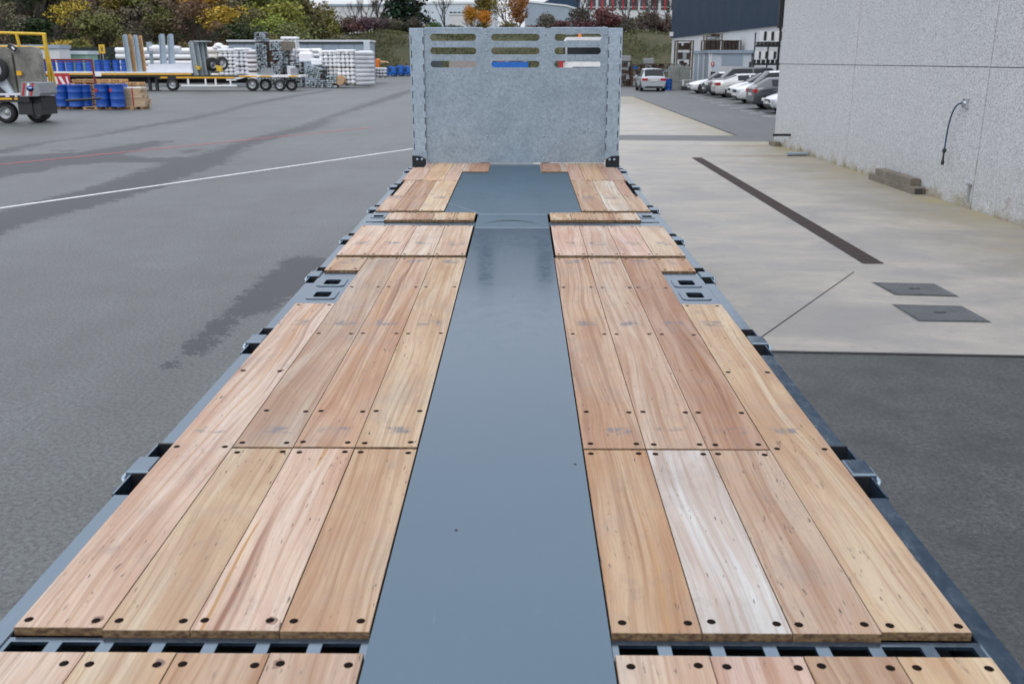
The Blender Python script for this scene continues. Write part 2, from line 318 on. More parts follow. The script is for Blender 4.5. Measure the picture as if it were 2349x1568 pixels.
# ------------------------------------------------------------------ mesh helpers
class MB:
    def __init__(s): s.v = []; s.f = []; s.sm = []
    def add(s, vs, fs, smooth=False):
        o = len(s.v); s.v += [tuple(q) for q in vs]; s.f += [tuple(i + o for i in q) for q in fs]; s.sm += [smooth] * len(fs); return s
    def box(s, x0, x1, y0, y1, z0, z1, b=0.):
        if b <= 0:
            vs = [(x, y, z) for z in (z0, z1) for y in (y0, y1) for x in (x0, x1)]
            return s.add(vs, [(0, 2, 3, 1), (4, 5, 7, 6), (0, 1, 5, 4), (2, 6, 7, 3), (0, 4, 6, 2), (1, 3, 7, 5)])
        # chamfered top edge
        o = [(x0, y0), (x1, y0), (x1, y1), (x0, y1)]; i = [(x0 + b, y0 + b), (x1 - b, y0 + b), (x1 - b, y1 - b), (x0 + b, y1 - b)]
        vs = [(*q, z0) for q in o] + [(*q, z1 - b) for q in o] + [(*q, z1) for q in i]
        fs = [(3, 2, 1, 0), (8, 9, 10, 11)]
        for k in range(4):
            n = (k + 1) % 4; fs += [(k, n, 4 + n, 4 + k), (4 + k, 4 + n, 8 + n, 8 + k)]
        return s.add(vs, fs)
    def cyl(s, a, b, r, r2=None, n=12, caps=True):
        a, b = Vector(a), Vector(b); r2 = r if r2 is None else r2; d = (b - a).normalized()
        t = Vector((0, 0, 1)) if abs(d.z) < .9 else Vector((1, 0, 0)); x = d.cross(t).normalized(); y = d.cross(x)
        vs = []
        for c, q in ((a, r), (b, r2)):
            for k in range(n): an = 2 * math.pi * k / n; vs.append(c + x * (q * math.cos(an)) + y * (q * math.sin(an)))
        fs = [(k, k + n, (k + 1) % n + n, (k + 1) % n) for k in range(n)]
        s.add(vs, fs, True)
        if caps: s.add(vs, [tuple(range(n)), tuple(reversed(range(n, 2 * n)))])
        return s
    def tube(s, pts, r, n=8):
        for a, b in zip(pts[:-1], pts[1:]): s.cyl(a, b, r, r, n)
        return s
    def lathe(s, prof, c=(0, 0, 0), axis='z', n=20, caps=True):
        vs = []; c = Vector(c)
        for (r, h) in prof:
            for k in range(n):
                a = 2 * math.pi * k / n; p = (r * math.cos(a), r * math.sin(a), h)
                if axis == 'y': p = (p[0], p[2], p[1])
                if axis == 'x': p = (p[2], p[0], p[1])
                vs.append(c + Vector(p))
        fs = []
        for j in range(len(prof) - 1):
            for k in range(n): fs.append((j * n + k, j * n + (k + 1) % n, (j + 1) * n + (k + 1) % n, (j + 1) * n + k))
        s.add(vs, fs, True)
        for j in (0, len(prof) - 1):
            if caps and prof[j][0] > 1e-6: s.add(vs[j * n:(j + 1) * n], [tuple(range(n)) if j else tuple(reversed(range(n)))])
        return s
    def prism(s, poly, y0, y1, axis='y'):
        n = len(poly)
        if axis == 'y': vs = [(p[0], y0, p[1]) for p in poly] + [(p[0], y1, p[1]) for p in poly]
        elif axis == 'x': vs = [(y0, p[0], p[1]) for p in poly] + [(y1, p[0], p[1]) for p in poly]
        else: vs = [(p[0], p[1], y0) for p in poly] + [(p[0], p[1], y1) for p in poly]
        return s.add(vs, [tuple(range(n)), tuple(reversed(range(n, 2 * n)))] + [(k, (k + 1) % n, (k + 1) % n + n, k + n) for k in range(n)])
    def mesh(s, name, mat):
        me = bpy.data.meshes.new(name); me.from_pydata(s.v, [], s.f); me.polygons.foreach_set('use_smooth', s.sm)
        me.materials.append(M[mat]); bm = bmesh.new(); bm.from_mesh(me); bmesh.ops.recalc_face_normals(bm, faces=bm.faces); bm.to_mesh(me); bm.free()
        return me
    def obj(s, name, mat, parent=None, loc=None, rot=None, color=None):
        return put(name, s.mesh(name, mat), parent, loc, rot, color)
def put(name, me, parent=None, loc=None, rot=None, color=None, scale=None):
    o = bpy.data.objects.new(name, me); COL.objects.link(o); o.parent = parent
    if loc is not None: o.location = loc
    if rot is not None: o.rotation_euler = rot
    if color is not None: o.color = (*color, 1) if len(color) == 3 else color
    if scale is not None: o.scale = scale
    return o
def thing(name, label, cat, loc=(0, 0, 0), rz=0., group=None):
    o = bpy.data.objects.new(name, None); COL.objects.link(o); o.location = loc; o.rotation_euler = (0, 0, rz)
    return tag(o, label, cat, group)
def tag(o, label, cat, group=None):
    o['label'] = label; o['category'] = cat
    if group: o['group'] = group
    return o
def struct(o): o['kind'] = 'structure'; return o
def stuff(o): o['kind'] = 'stuff'; return o
def children(o): return [c for c in bpy.data.objects if c.parent == o]
def dup(o, loc, rz=None, label=None, kids=None):
    def cp(x, par):
        c = x.copy(); COL.objects.link(c); c.parent = par
        for k in KIDS(x): cp(k, c)
        return c
    c = cp(o, None); c.location = loc
    if rz is not None: c.rotation_euler = (0, 0, rz)
    if label: c['label'] = label
    return c
def KIDS(x): return list(x.children)
def sheet(name, poly, z, mat, parent=None):
    return MB().add([(p[0], p[1], z) for p in poly], [tuple(range(len(poly)))]).obj(name, mat, parent)
def holeplate(name, outer, holes, z0, z1, mat, parent=None, upright=False, loc=None, color=None):
    cu = bpy.data.curves.new('outline', 'CURVE'); cu.dimensions = '2D'; cu.fill_mode = 'BOTH'; cu.extrude = (z1 - z0) / 2
    for pts in [outer] + holes:
        sp = cu.splines.new('POLY'); sp.points.add(len(pts) - 1); sp.use_cyclic_u = True
        for q, p in zip(sp.points, pts): q.co = (p[0], p[1], 0, 1)
    o = bpy.data.objects.new('outline', cu); COL.objects.link(o)
    dg = bpy.context.evaluated_depsgraph_get(); me = bpy.data.meshes.new_from_object(o.evaluated_get(dg)); me.name = name
    bpy.data.objects.remove(o); bpy.data.curves.remove(cu)
    me.transform(Matrix.Translation((0, 0, (z0 + z1) / 2)))
    if upright: me.transform(Matrix.Rotation(R(90), 4, 'X'))
    me.materials.clear(); me.materials.append(M[mat])
    return put(name, me, parent, loc, color=color)
def rrect(x0, x1, y0, y1, r, n=5):
    pts = []
    for cx, cy, a0 in ((x1 - r, y1 - r, 0), (x0 + r, y1 - r, 90), (x0 + r, y0 + r, 180), (x1 - r, y0 + r, 270)):
        for k in range(n + 1):
            a = R(a0 + 90 * k / n); pts.append((cx + r * math.cos(a), cy + r * math.sin(a)))
    return pts

# ------------------------------------------------------------------ ground: asphalt with wet marks
def polyD(zs, ox=0., oy=273.3, s=1.9575 * 1.2806): return [tuple(G(ox + x / s, oy + y / s).xy) for x, y in zs]
WET = [
 polyD([(0, 662), (200, 590), (560, 500), (760, 440), (950, 390), (1040, 345), (1190, 290), (1300, 250), (1360, 205), (1450, 150), (1640, 100), (1800, 60), (1900, 20), (1930, -10), (2120, -70), (2280, -120), (2366, -152), (2366, -172), (2250, -140), (2100, -90), (1830, 0), (1700, 50), (1480, 100), (1340, 140), (1190, 190), (1100, 215), (860, 225), (700, 200), (860, 165), (1000, 125), (880, 125), (620, 165), (460, 190), (250, 200), (0, 215), (-300, 250), (-300, 400), (0, 340), (130, 315), (290, 295), (340, 270), (620, 250), (960, 250), (790, 300), (520, 390), (230, 465), (0, 530), (-300, 580), (-300, 730)]),
 polyD([(-100, 190), (0, 175), (200, 140), (500, 100), (800, 40), (1070, -5), (1250, -40), (1450, -95), (1700, -140), (1900, -170), (1900, -160), (1700, -127), (1450, -80), (1250, -26), (1080, 10), (850, 48), (560, 100), (300, 130), (60, 195), (-100, 215)]),
 polyD([(1760, 780), (1640, 800), (1600, 850), (1500, 910), (1420, 990), (1330, 1080), (1200, 1170), (1120, 1240), (1050, 1320), (960, 1420), (1000, 1445), (1100, 1380), (1220, 1300), (1330, 1210), (1430, 1140), (1500, 1110), (1620, 1095), (1700, 1040), (1560, 1050), (1700, 1010), (1800, 960), (1900, 860), (1850, 800)]),
 polyD([(1030, 185), (1150, 172), (1180, 182), (1060, 198)]), polyD([(330, 180), (430, 176), (430, 186), (335, 188)]),
]
xs = np.concatenate([np.linspace(-600, -44, 12), np.arange(-42, -.2, .16), np.linspace(0, 10, 20), np.linspace(14, 600, 12)])
ys = np.concatenate([np.linspace(-60, 1.5, 8), np.arange(2, 32, .16), np.arange(32, 60, .3), np.linspace(61, 100, 20), np.linspace(110, 1500, 20)])
XX, YY = np.meshgrid(xs, ys); P = np.stack([XX.ravel(), YY.ravel()], 1)
def sdf(poly, P):
    d = np.full(len(P), 1e9); ins = np.zeros(len(P), bool); n = len(poly)
    for i in range(n):
        a = np.array(poly[i]); b = np.array(poly[(i + 1) % n]); ab = b - a; ap = P - a
        t = np.clip((ap @ ab) / max(ab @ ab, 1e-9), 0, 1); d = np.minimum(d, np.linalg.norm(ap - t[:, None] * ab, axis=1))
        c = (a[1] > P[:, 1]) != (b[1] > P[:, 1]); xi = (b[0] - a[0]) * (P[:, 1] - a[1]) / ((b[1] - a[1]) if b[1] != a[1] else 1e-9) + a[0]
        ins ^= c & (P[:, 0] < xi)
    return np.where(ins, d, -d)
wet = np.zeros(len(P))
for pl in WET:
    yy = P[:, 1]; soft = np.clip(yy * .045, .35, 1.6)
    wet = np.maximum(wet, np.clip(.5 + sdf(pl, P) / soft, 0, 1))
me = bpy.data.meshes.new('ground'); nx, ny = len(xs), len(ys)
idx = np.arange(nx * ny).reshape(ny, nx); quads = np.stack([idx[:-1, :-1], idx[:-1, 1:], idx[1:, 1:], idx[1:, :-1]], -1).reshape(-1, 4)
me.vertices.add(nx * ny); me.vertices.foreach_set('co', np.concatenate([P, np.zeros((len(P), 1))], 1).ravel())
me.loops.add(len(quads) * 4); me.loops.foreach_set('vertex_index', quads.ravel()); me.polygons.add(len(quads)); me.polygons.foreach_set('loop_start', np.arange(len(quads)) * 4)
me.update(); a = me.attributes.new('wet', 'FLOAT', 'POINT'); a.data.foreach_set('value', wet); me.materials.append(M['asphalt']); print('WET', wet.max(), (wet>.5).sum(), len(wet), WET[2][:3])
struct(put('ground', me))
# concrete aprons beside the trailer
struct(sheet('concrete_apron', [(.4, 7.15), (1.98, 7.09), (3.91, 6.98), (6.9, 6.82), (6.9, 27.0), (2.85, 27.4), (.2, 27.5)], .004, 'concrete_slab'))
struct(sheet('concrete_pavement', [(-1.0, 29.5), (6.51, 29.1), (6.62, 36), (7.0, 60.6), (-1.6, 60.6)], .004, 'concrete_slab'))
def strip(name, a, b, wd, z, mat, parent=None):
    a, b = Vector((*a, 0)), Vector((*b, 0)); n = Vector((-(b - a).y, (b - a).x, 0)).normalized() * wd / 2
    return sheet(name, [a + n, b + n, b - n, a - n][::-1], z, mat, parent)
struct(strip('saw_cut_joint', (1.5, 6.7), (3.6, 9.97), .011, .008, 'dark_joint'))
struct(strip('apron_edge_joint', (.4, 7.15), (6.9, 6.80), .035, .009, 'dark_joint'))
struct(strip('pavement_edge_joint', (6.53, 29.2), (7.02, 60.6), .10, .008, 'dark_joint'))
tag(strip('white_line', (-9.9, 10.9), (-1.05, 28.05), .105, .006, 'line_white'), 'long white painted line crossing the asphalt left of the trailer', 'road marking')
tag(strip('red_line', (-13.5, 16.9), (-5.14, 32.56), .085, .006, 'line_red'), 'thin faded red painted line on the asphalt left of the trailer', 'road marking')
dash = [(10.64, 61.4), (10.46, 58.04), (10.35, 54.86), (10.31, 52.0), (10.18, 49.08), (10.11, 46.15), (10.05, 43.56), (10.02, 41.73), (10.03, 39.36)]
ords = 'first second third fourth fifth sixth seventh eighth last'.split()
for k, (x, y) in enumerate(dash):
    tag(strip('parking_mark', (x - .2, y), (x + .45, y), .16, .006, 'line_white'), f'small white bay mark before the cars, {ords[k]} counted from the far end', 'parking mark', 'white marks at the mouth of the parking bays')
# drain channel with cross bars
dr = thing('drain_channel', 'long rusty brown slotted drain channel set in the concrete apron', 'drain')
a, b = Vector((4.11, 22.3, 0)), Vector((3.97, 10.42, 0))
strip('channel', a.xy, b.xy, .24, .008, 'dark_joint', dr)
for sx_ in (-.095, -.045, .0, .045, .095):
    strip('grating_bar', (a.x + sx_, a.y), (b.x + sx_, b.y), .028, .014, 'rusty_grate', dr)
bars = MB()
for k in range(60):
    t = k / 59; p = a.lerp(b, t); bars.box(p.x - .11, p.x + .11, p.y - .012, p.y + .012, .009, .016)
stuff(bars.obj('cross_bars', 'rusty_grate', dr))
def cover(poly, lab):
    c = sum((Vector((*p, 0)) for p in poly), Vector()) / 4
    t = thing('inspection_cover', lab, 'manhole cover', c, 0, 'square steel covers in the concrete')
    q = [Vector((*p, 0)) - c for p in poly]
    sheet('frame', [x * 1.06 for x in q], .007, 'cast_block', t); sheet('frame_gap', [x * 1.02 for x in q], .009, 'dark_joint', t); sheet('lid', [x * .985 for x in q], .011, 'cast_dark', t)
    tr = MB(); ex, ey = q[1] - q[0], q[3] - q[0]
    for i in range(20):
        for j in range(17):
            p = q[0] + ex * ((i + .8) / 20.6) + ey * ((j + .8) / 17.6); d = .0125; s2 = 1 if (i + j) % 2 else -1
            tr.add([p + Vector((-d, -d * .35 * s2, .0135)), p + Vector((d, d * .25 * s2, .0135)), p + Vector((d, d * .8, .0135)), p + Vector((-d, d * .3, .0135))], [(0, 1, 2, 3)])
    stuff(tr.obj('tread_pattern', 'cover_steel', t))
    MB().box(-.05, .05, -.02, .02, .0145, .016).obj('lifting_slot', 'dark_joint', t)
cover([(3.63, 9.46), (4.22, 9.41), (4.23, 8.88), (3.66, 8.94)], 'far one of two square chequered steel inspection covers in the concrete apron')
cover([(3.49, 8.55), (4.09, 8.50), (4.10, 7.95), (3.50, 7.98)], 'near one of two square chequered steel inspection covers, closer to the asphalt edge')

# ------------------------------------------------------------------ the big wall on the right
bw = thing('warehouse', 'pale pebbledash warehouse wall with dark navy cladding on top, right of the trailer', 'building', (6.9, 0, 0))
ycut = [-10, -3.2, 2.7, 8.55, 14.45, 20.3, 26.2]
for i in range(6):
    for z0, z1 in ((0.0, 2.094), (2.106, 4.5)):
        MB().box(0, .18, ycut[i] + .012, ycut[i + 1] - .012, z0, z1).obj('wall_panel', 'pebbledash', bw)
MB().box(.03, .17, -10, 26.15, .0, 4.5).obj('wall_core', 'dark_joint', bw)
MB().box(.182, 24, 26.0, 26.2, 0, 4.5).obj('end_wall', 'pebbledash', bw)
for k in range(18):
    y0 = -10 + k * 2.011; MB().box(-.06, .15, y0, y0 + 2.0, 4.5, 10).obj('cladding_panel', 'navy_cladding', bw)
MB().box(-.05, 24, 26.2, 26.3, 4.5, 10).obj('end_cladding', 'navy_cladding', bw)
MB().box(.15, 24, -10, 26.2, 9.9, 10.1).obj('roof', 'navy_cladding', bw)
# things on and along the wall
hs = thing('hose', 'thin dark blue hose hanging from a tap on the pebbledash wall', 'hose', (6.9, 15.03, 1.56))
MB().box(-.05, 0, -.06, .06, -.07, .07, 0).obj('tap_plate', 'chrome', hs)
MB().cyl((-.09, 0, 0), (-.04, 0, 0), .035).obj('tap', 'chrome', hs)
pts = []
for k in range(13):
    t = k / 12; pts.append((-.10, .36 * (1 - (1 - t) ** 2.4), -.78 * (t ** 1.7)))
MB().tube([(-.10, 0, 0)] + pts[1:], .013, 8).obj('hose_line', 'hose_blue', hs)
MB().lathe([(.0, 0), (.022, 0), (.026, .05), (.018, .08), (.015, .20), (0, .20)], (-.10, .37, -.98)).obj('nozzle', 'black_plastic', hs)
MB().lathe([(.012, -.03), (.032, -.01), (.032, .03), (.012, .05)], (-.10, .36, -.76)).obj('coupling', 'black_plastic', hs)
be = thing('timber_beam', 'grey weathered square timber on top of another, lying at the foot of the wall', 'beam', (6.79, 17.2, .0), 0, 'old timbers at the foot of the wall')
MB().box(-.09, .09, -.85, .80, .125, .245, .006).obj('timber', 'grey_wood', be)
be = thing('timber_beam', 'grey weathered square timber lying on the ground under the other one, against the wall', 'beam', (6.77, 17.1, .0), 0, 'old timbers at the foot of the wall')
MB().box(-.09, .10, -.98, 1.15, .004, .121, .006).obj('timber', 'grey_wood', be)
for y_ in (-.99,): MB().box(-.06, .07, y_ - .004, y_, .02, .10).obj('hollow_end', 'dark_joint', be)
tag(MB().box(6.70, 6.86, 25.35, 25.95, .004, .12, .006).obj('timber_block', 'grey_wood'), 'short mossy timber block lying at the far corner of the pebbledash wall', 'block')
tag(MB().cyl((6.35, 22.8, .05), (6.85, 22.9, .05), .045, None, 14).obj('drain_spout', 'galvanised'), 'short grey pipe stub sticking out of the wall foot above a rust stain', 'pipe')
tag(MB().box(6.45, 6.9, 24.6, 24.66, .33, .39).obj('bracket_bar', 'black_steel'), 'short black bar sticking out of the wall near its far corner', 'bar')
tag(MB().box(6.87, 6.9, 14.52, 14.56, .10, .36).box(6.85, 6.9, 14.50, 14.60, .36, .385).obj('cable_clip', 'cover_steel'), 'small metal rod clip low on the wall joint right of the hose', 'clip')

# ------------------------------------------------------------------ the flatbed trailer the photo is taken on
AL = (138 - 99.) / FPX * math.cos(TH) ** 2
tr = thing('flatbed_trailer', 'blue grey flatbed trailer with hardwood plank deck and galvanised headboard, seen along its bed', 'trailer', (0, 0, .80))
tr.rotation_euler = (AL, 0, 0)
CM = -.149        # mirror: x' = CM - x
SCREW = MB().lathe([(.0, .0010), (.0045, .0010), (.0048, .0007), (.0102, .0006), (.0108, .0003)], n=12, caps=False).mesh('screw', 'screw_steel')
KNOT = [MB().add([(.013 * (1 + .25 * math.sin(3 * a + k)) * math.cos(a), .022 * (1 + .3 * math.sin(2 * a + k)) * math.sin(a), .00025) for a in [2 * math.pi * i / 18 for i in range(18)]], [tuple(range(18))]).mesh('stain', 'knot_stain') for k in range(3)]
def screwdisc(): pass
def plank(x0, x1, y0, y1, tint, streak=0., rows=None, z=0.):
    g = .0010; cx, cy = (x0 + x1) / 2, (y0 + y1) / 2; dz = rnd.uniform(-.0012, .0012); hx, hy = (x1 - x0) / 2 - g, (y1 - y0) / 2 - .002
    o = MB().box(-hx, hx, -hy, hy, -.024, 0, .0012).obj('plank', 'deck_wood', tr, (cx, cy, z + dz), (0, 0, rnd.uniform(-.0004, .0004)))
    j = [rnd.uniform(.94, 1.06) for _ in range(3)]; o.color = (tint[0] * j[0] * .90, tint[1] * (j[0] * .7 + j[1] * .3) * .87, tint[2] * (j[0] * .7 + j[2] * .3) * .86, streak)
    if rows is None: rows = (y0 + .045, y1 - .035)
    for ry in rows:
        for sx2 in (-1, 1):
            xx = sx2 * (hx - .028) if hx > .05 else 0
            if rnd.random() < .08: put('stain', KNOT[rnd.randrange(3)], o, (xx, ry - cy, 0))
            put('screw', SCREW, o, (xx + rnd.uniform(-.006, .006), ry - cy + rnd.uniform(-.006, .006), 0), scale=[1.05] * 3)
    return o
cols = [-1.277, -1.050, -.828, -.603, -.376]
PALE = (.62, .53, .44); PINK = (.56, .44, .36); TAN = (.50, .37, .265); YEL = (.60, .50, .36); GREYT = (.47, .395, .315); BRN = (.43, .295, .225); WHT = (.60, .62, .595)
def mir(x0, x1): return CM - x1, CM - x0
# near bay (Y 2.04-3.14) and long bay (3.15-6.31); outer boards run through to 5.13
plank(cols[0], cols[1], 2.04, 5.13, PALE, .45, (2.075, 3.15, 3.98, 5.09))
plank(cols[1], cols[2], 2.03, 3.140, (.62, .53, .39), .05); plank(cols[2], cols[3], 2.03, 3.140, (.62, .52, .42), 1.); plank(cols[3], cols[4], 2.03, 3.140, (.55, .415, .30), .05)
rr_ = (3.19, 3.50, 4.55, 5.50, 6.28)
plank(cols[1], cols[2], 3.150, 6.31, GREYT, .0, rr_); plank(cols[2], cols[3], 3.150, 6.31, (.55, .41, .30), .8, rr_); plank(cols[3], cols[4], 3.150, 6.31, (.56, .455, .33), .0, rr_)
plank(cols[0], cols[1], 5.93, 6.31, (.55, .42, .31))
rr_ = (3.19, 3.50, 4.55, 5.50, 6.28)
q = mir(cols[0], cols[1]); plank(*q, 2.04, 5.13, (.62, .49, .355), .0, (2.075, 3.15, 3.98, 5.09)); plank(*q, 5.93, 6.31, (.56, .43, .31))
q = mir(cols[3], cols[4]); plank(*q, 2.03, 3.137, (.56, .40, .275), .35); plank(*q, 3.147, 6.31, (.51, .38, .285), .45, rr_)
q = mir(cols[2], cols[3]); plank(*q, 2.03, 3.137, WHT, .1); plank(*q, 3.147, 6.31, (.52, .43, .33), .1, rr_)
q = mir(cols[1], cols[2]); plank(*q, 2.03, 3.137, (.53, .405, .315), .0); plank(*q, 3.147, 6.31, (.45, .315, .235), .35, rr_)
# boards nearer than the cross gap
for k in range(4):
    for q in ((cols[k], cols[k + 1]), mir(cols[k], cols[k + 1])): plank(*q, .25, 1.945, [PALE, YEL, TAN, PINK][(k + (q[0] > 0)) % 4], .1, (1.90, 1.2, .6))
# short bay
for k in range(4):
    x0 = [-1.285, -1.065, -.838, -.612][k]; x1 = [-1.065, -.838, -.612, -.386][k]
    plank(x0, x1, 6.388, 7.495, [(.66, .55, .44), (.64, .51, .42), (.66, .58, .49), (.68, .60, .49)][k], .05)
    q = mir(x0, x1); plank(*q, 6.385, 7.49, [(.68, .58, .47), (.63, .51, .44), (.65, .56, .50), (.62, .50, .41)][k], .0)
# cross strip
for x0, x1, c_ in ((-1.135, -.93, PALE), (-.93, -.74, TAN), (-.74, -.565, YEL), (-.565, -.39, (.62, .50, .34))):
    plank(x0, x1, 7.69, 8.045, c_, .3, z=.012); q = mir(x0, x1); plank(*q, 7.69, 8.04, (c_[0], c_[1] * .98, c_[2] * .95), .2, z=.012)
# gooseneck boards
for x0, x1, c_, s_ in ((-1.275, -1.12, (.62, .49, .38), 0), (-1.12, -.90, (.52, .37, .27), .9), (-.90, -.675, (.66, .57, .43), 0)):
    y1_ = 10.05 if x0 > -1.2 else 9.0
    plank(x0, x1, 8.16, y1_, c_, s_, (8.2, 9.1, y1_ - .05), z=.006)
    q = mir(x0, x1); plank(*q, 8.16, y1_, (.56, .44, .32) if x0 > -.95 else ((.68, .63, .56) if x0 > -1.2 else (.60, .49, .37)), 0, (8.2, 9.1, y1_ - .05), z=.006)
plank(-1.235, -1.122, 9.004, 10.05, PALE, 0, (9.9,), z=.006); q = mir(-1.235, -1.122); plank(*q, 9.004, 10.05, PINK, 0, (9.9,), z=.006)
for x0, x1, y0, y1, c_ in ((-1.275, -1.05, 10.075, 11.14, (.60, .48, .38)), (-1.15, -1.05, 11.144, 11.56, PINK), (-1.05, -.828, 10.057, 11.56, (.68, .56, .38)), (-.828, -.675, 10.057, 11.56, (.64, .52, .43)), (-.675, -.603, 10.78, 11.56, (.66, .57, .50)), (-.603, -.376, 10.77, 11.56, (.54, .37, .27))):
    plank(x0, x1, y0, y1, c_, .05, z=.006); q = mir(x0, x1); plank(*q, y0, y1, (c_[0] * .86, c_[1] * .80, c_[2] * .80), .1, z=.006)
# steel bed: centre channel
XL, XR = -.372, .223
MB().box(XL, XR, .25, 7.418, -.05, -.004).obj('centre_plate', 'blue_grey_steel', tr)
MB().box(XL, XR, 7.424, 8.04, -.05, -.0045).obj('pivot_plate', 'matt_blue_grey_steel', tr)
MB().add([(XL, 8.046, -.006), (XR, 8.046, -.006), (.525, 8.16, -.006), (.525, 10.768, -.006), (XR, 10.772, -.006), (XR, 11.57, -.006), (XL, 11.57, -.006), (XL, 10.772, -.006), (-.672, 10.768, -.006), (-.672, 8.16, -.006)], [tuple(range(10))]).add([(-.372, 8.046, -.0058), (-.39, 8.046, -.0058), (-.675, 8.16, -.0058), (-.672, 8.16, -.0058)], [(0, 1, 2, 3)]).obj('gooseneck_plate', 'matt_blue_grey_steel', tr)
MB().box(XL, XR, 7.418, 7.424, -.05, -.0025).obj('bright_edge', 'weld', tr); MB().box(XL, XR, 8.040, 8.046, -.05, -.0025).obj('bright_edge', 'weld', tr)
strip('bright_edge', (XL, 8.075), (-.672, 8.62), .006, -.002, 'weld', tr)
arc = MB(); n_ = 24
for k in range(n_):
    def pa(t, o): x = -.335 + .49 * t; return (x, 7.60 + .135 * math.sin(math.pi * t) + o * math.sin(math.pi * t), -.001)
    arc.add([pa(k / n_, 0), pa((k + 1) / n_, 0), pa((k + 1) / n_, .022), pa(k / n_, .022)], [(0, 1, 2, 3)])
arc.obj('curved_slot', 'black_steel', tr)
for k_, (x_, y_) in enumerate(((-.195, 2.55), (.19, 3.02), (-.05, 5.3))): MB().add([(-.005, 0, 0), (.004, -.004, 0), (.006, .003, .001), (-.001, .006, .001)], [(0, 1, 2, 3)]).obj('debris_speck', 'undercarriage', tr, (x_, y_, -.0032))
# bearer under the boards, so nothing shows through
MB().box(-1.27, 1.12, .25, 11.6, -.34, -.115).obj('chassis_frame', 'undercarriage', tr)
for sx2 in (0, 1):
    # slotted cross members
    def mm(a, b): return (a, b) if not sx2 else mir(a, b)
    for (y0, y1, nsl, h0) in ((6.312, 6.386, 7, .020), (1.947, 2.028, 7, .022)):
        x0, x1 = mm(-1.285, -.376); W_ = (x1 - x0); holes = []
        for k in range(nsl):
            a = x0 + W_ * (k + .12) / nsl; b_ = x0 + W_ * (k + .86) / nsl; holes.append([(a, y0 + .022), (b_, y0 + .022), (b_, y1 - .018), (a, y1 - .018)])
        holeplate('slotted_cross_member', [(x0, y0), (x1, y0), (x1, y1), (x0, y1)], holes, -.030, -.020, 'light_blue_grey_steel', tr)
    x0, x1 = mm(-1.285, -.376); sg = 1 if not sx2 else -1
    holes = [[(x0 + W_ * a, 7.655), (x0 + W_ * b_, 7.655), (x0 + W_ * b_, 7.672), (x0 + W_ * a, 7.672)] for a, b_ in ((.06, .42), (.52, .93))]
    holeplate('folded_cross_member', [(x0, 7.50), (x1, 7.50), (x1, 7.685), (x0, 7.685)], holes, -.016, -.008, 'light_blue_grey_steel', tr)
    # twist lock pocket plates
    x0, x1 = mm(-1.285, -1.054); cx = (x0 + x1) / 2 - .0 * sg
    hs_ = [rrect(cx - .048, cx + .048, yc - .06, yc + .06, .018) for yc in (5.36, 5.66)]
    holeplate('socket_plate', [(x0, 5.136), (x1, 5.136), (x1, 5.924), (x0, 5.924)], hs_, -.026, -.014, 'light_blue_grey_steel', tr)
    for yc, h_ in zip((5.36, 5.66), hs_):
        holeplate('socket_flange', rrect(cx - .085, cx + .085, yc - .10, yc + .10, .03), [h_], -.0138, -.0095, 'light_blue_grey_steel', tr)
    x0, x1 = mm(-1.285, -1.140); cx = (x0 + x1) / 2
    h_ = rrect(cx - .042, cx + .042, 7.88, 7.97, .012)
    holeplate('corner_plate', [(x0, 7.69), (x1, 7.69), (x1, 8.15), (x0, 8.15)], [h_], -.014, -.004, 'light_blue_grey_steel', tr)
    holeplate('corner_flange', rrect(cx - .062, cx + .062, 7.85, 8.0, .02), [h_], -.0038, .0, 'light_blue_grey_steel', tr)
    # side rail with stake pockets
    xo, xi = (-1.340, -1.281) if not sx2 else (1.197, 1.136)
    a, b_ = min(xo, xi), max(xo, xi); so_ = -1 if not sx2 else 1
    units = [1.45, 3.0, 4.47, 5.86, 7.02, 8.35, 9.72, 11.0]; prev = .25
    for c_ in units:
        MB().box(a, b_, prev, c_ - .20, -.24, -.016, .003).obj('side_rail', 'light_blue_grey_steel', tr)
        po = xo + so_ * .012
        pk = MB().box(min(xo, xi) if so_ > 0 else xo - .0, max(xo, xi), c_ - .20, c_ + .205, -.25, -.125)
        
        pk.box(a, b_, c_ - .056, c_ - .048, -.124, -.010)                                            # lip
        pk.box(a, b_, c_ + .195, c_ + .2049, -.124, -.010)
        pko = pk.obj('stake_pocket', 'black_steel', tr); MB().box(min(xo, xo + so_ * .007), max(xo, xo + so_ * .007), c_ - .20, c_ + .205, -.24, -.014).obj('pocket_wall', 'light_blue_grey_steel', pko)
        xa, xb = min(xi, xo + so_ * .022), max(xi, xo + so_ * .022)
        MB().box(xa, xb, c_ - .048, c_ + .075, -.10, -.004, .006).obj('pocket_cover', 'light_blue_grey_steel', pko)
        MB().cyl((xo - so_ * .050, c_ + .12, -.075), (xo - so_ * .006, c_ + .12, -.075), .024).obj('hinge_pin', 'blue_grey_steel', pko)
        e = xo + so_ * .030
        MB().tube([(xo + so_ * .02, c_ - .065, -.05), (e, c_ - .055, -.028), (e, c_ + .055, -.028), (xo + so_ * .02, c_ + .065, -.05)], .007).obj('lashing_ring', 'galvanised', pko, color=(1.5, 1.5, 1.5))
        prev = c_ + .206
    MB().box(a, b_, prev, 11.62, -.24, -.016, .003).obj('side_rail', 'light_blue_grey_steel', tr)
    # lashing brackets under the rail
    MB().box(xo + so_ * .012, xo + so_ * .02, 3.55, 3.72, -.10, -.05).obj('rope_hook', 'galvanised', tr)
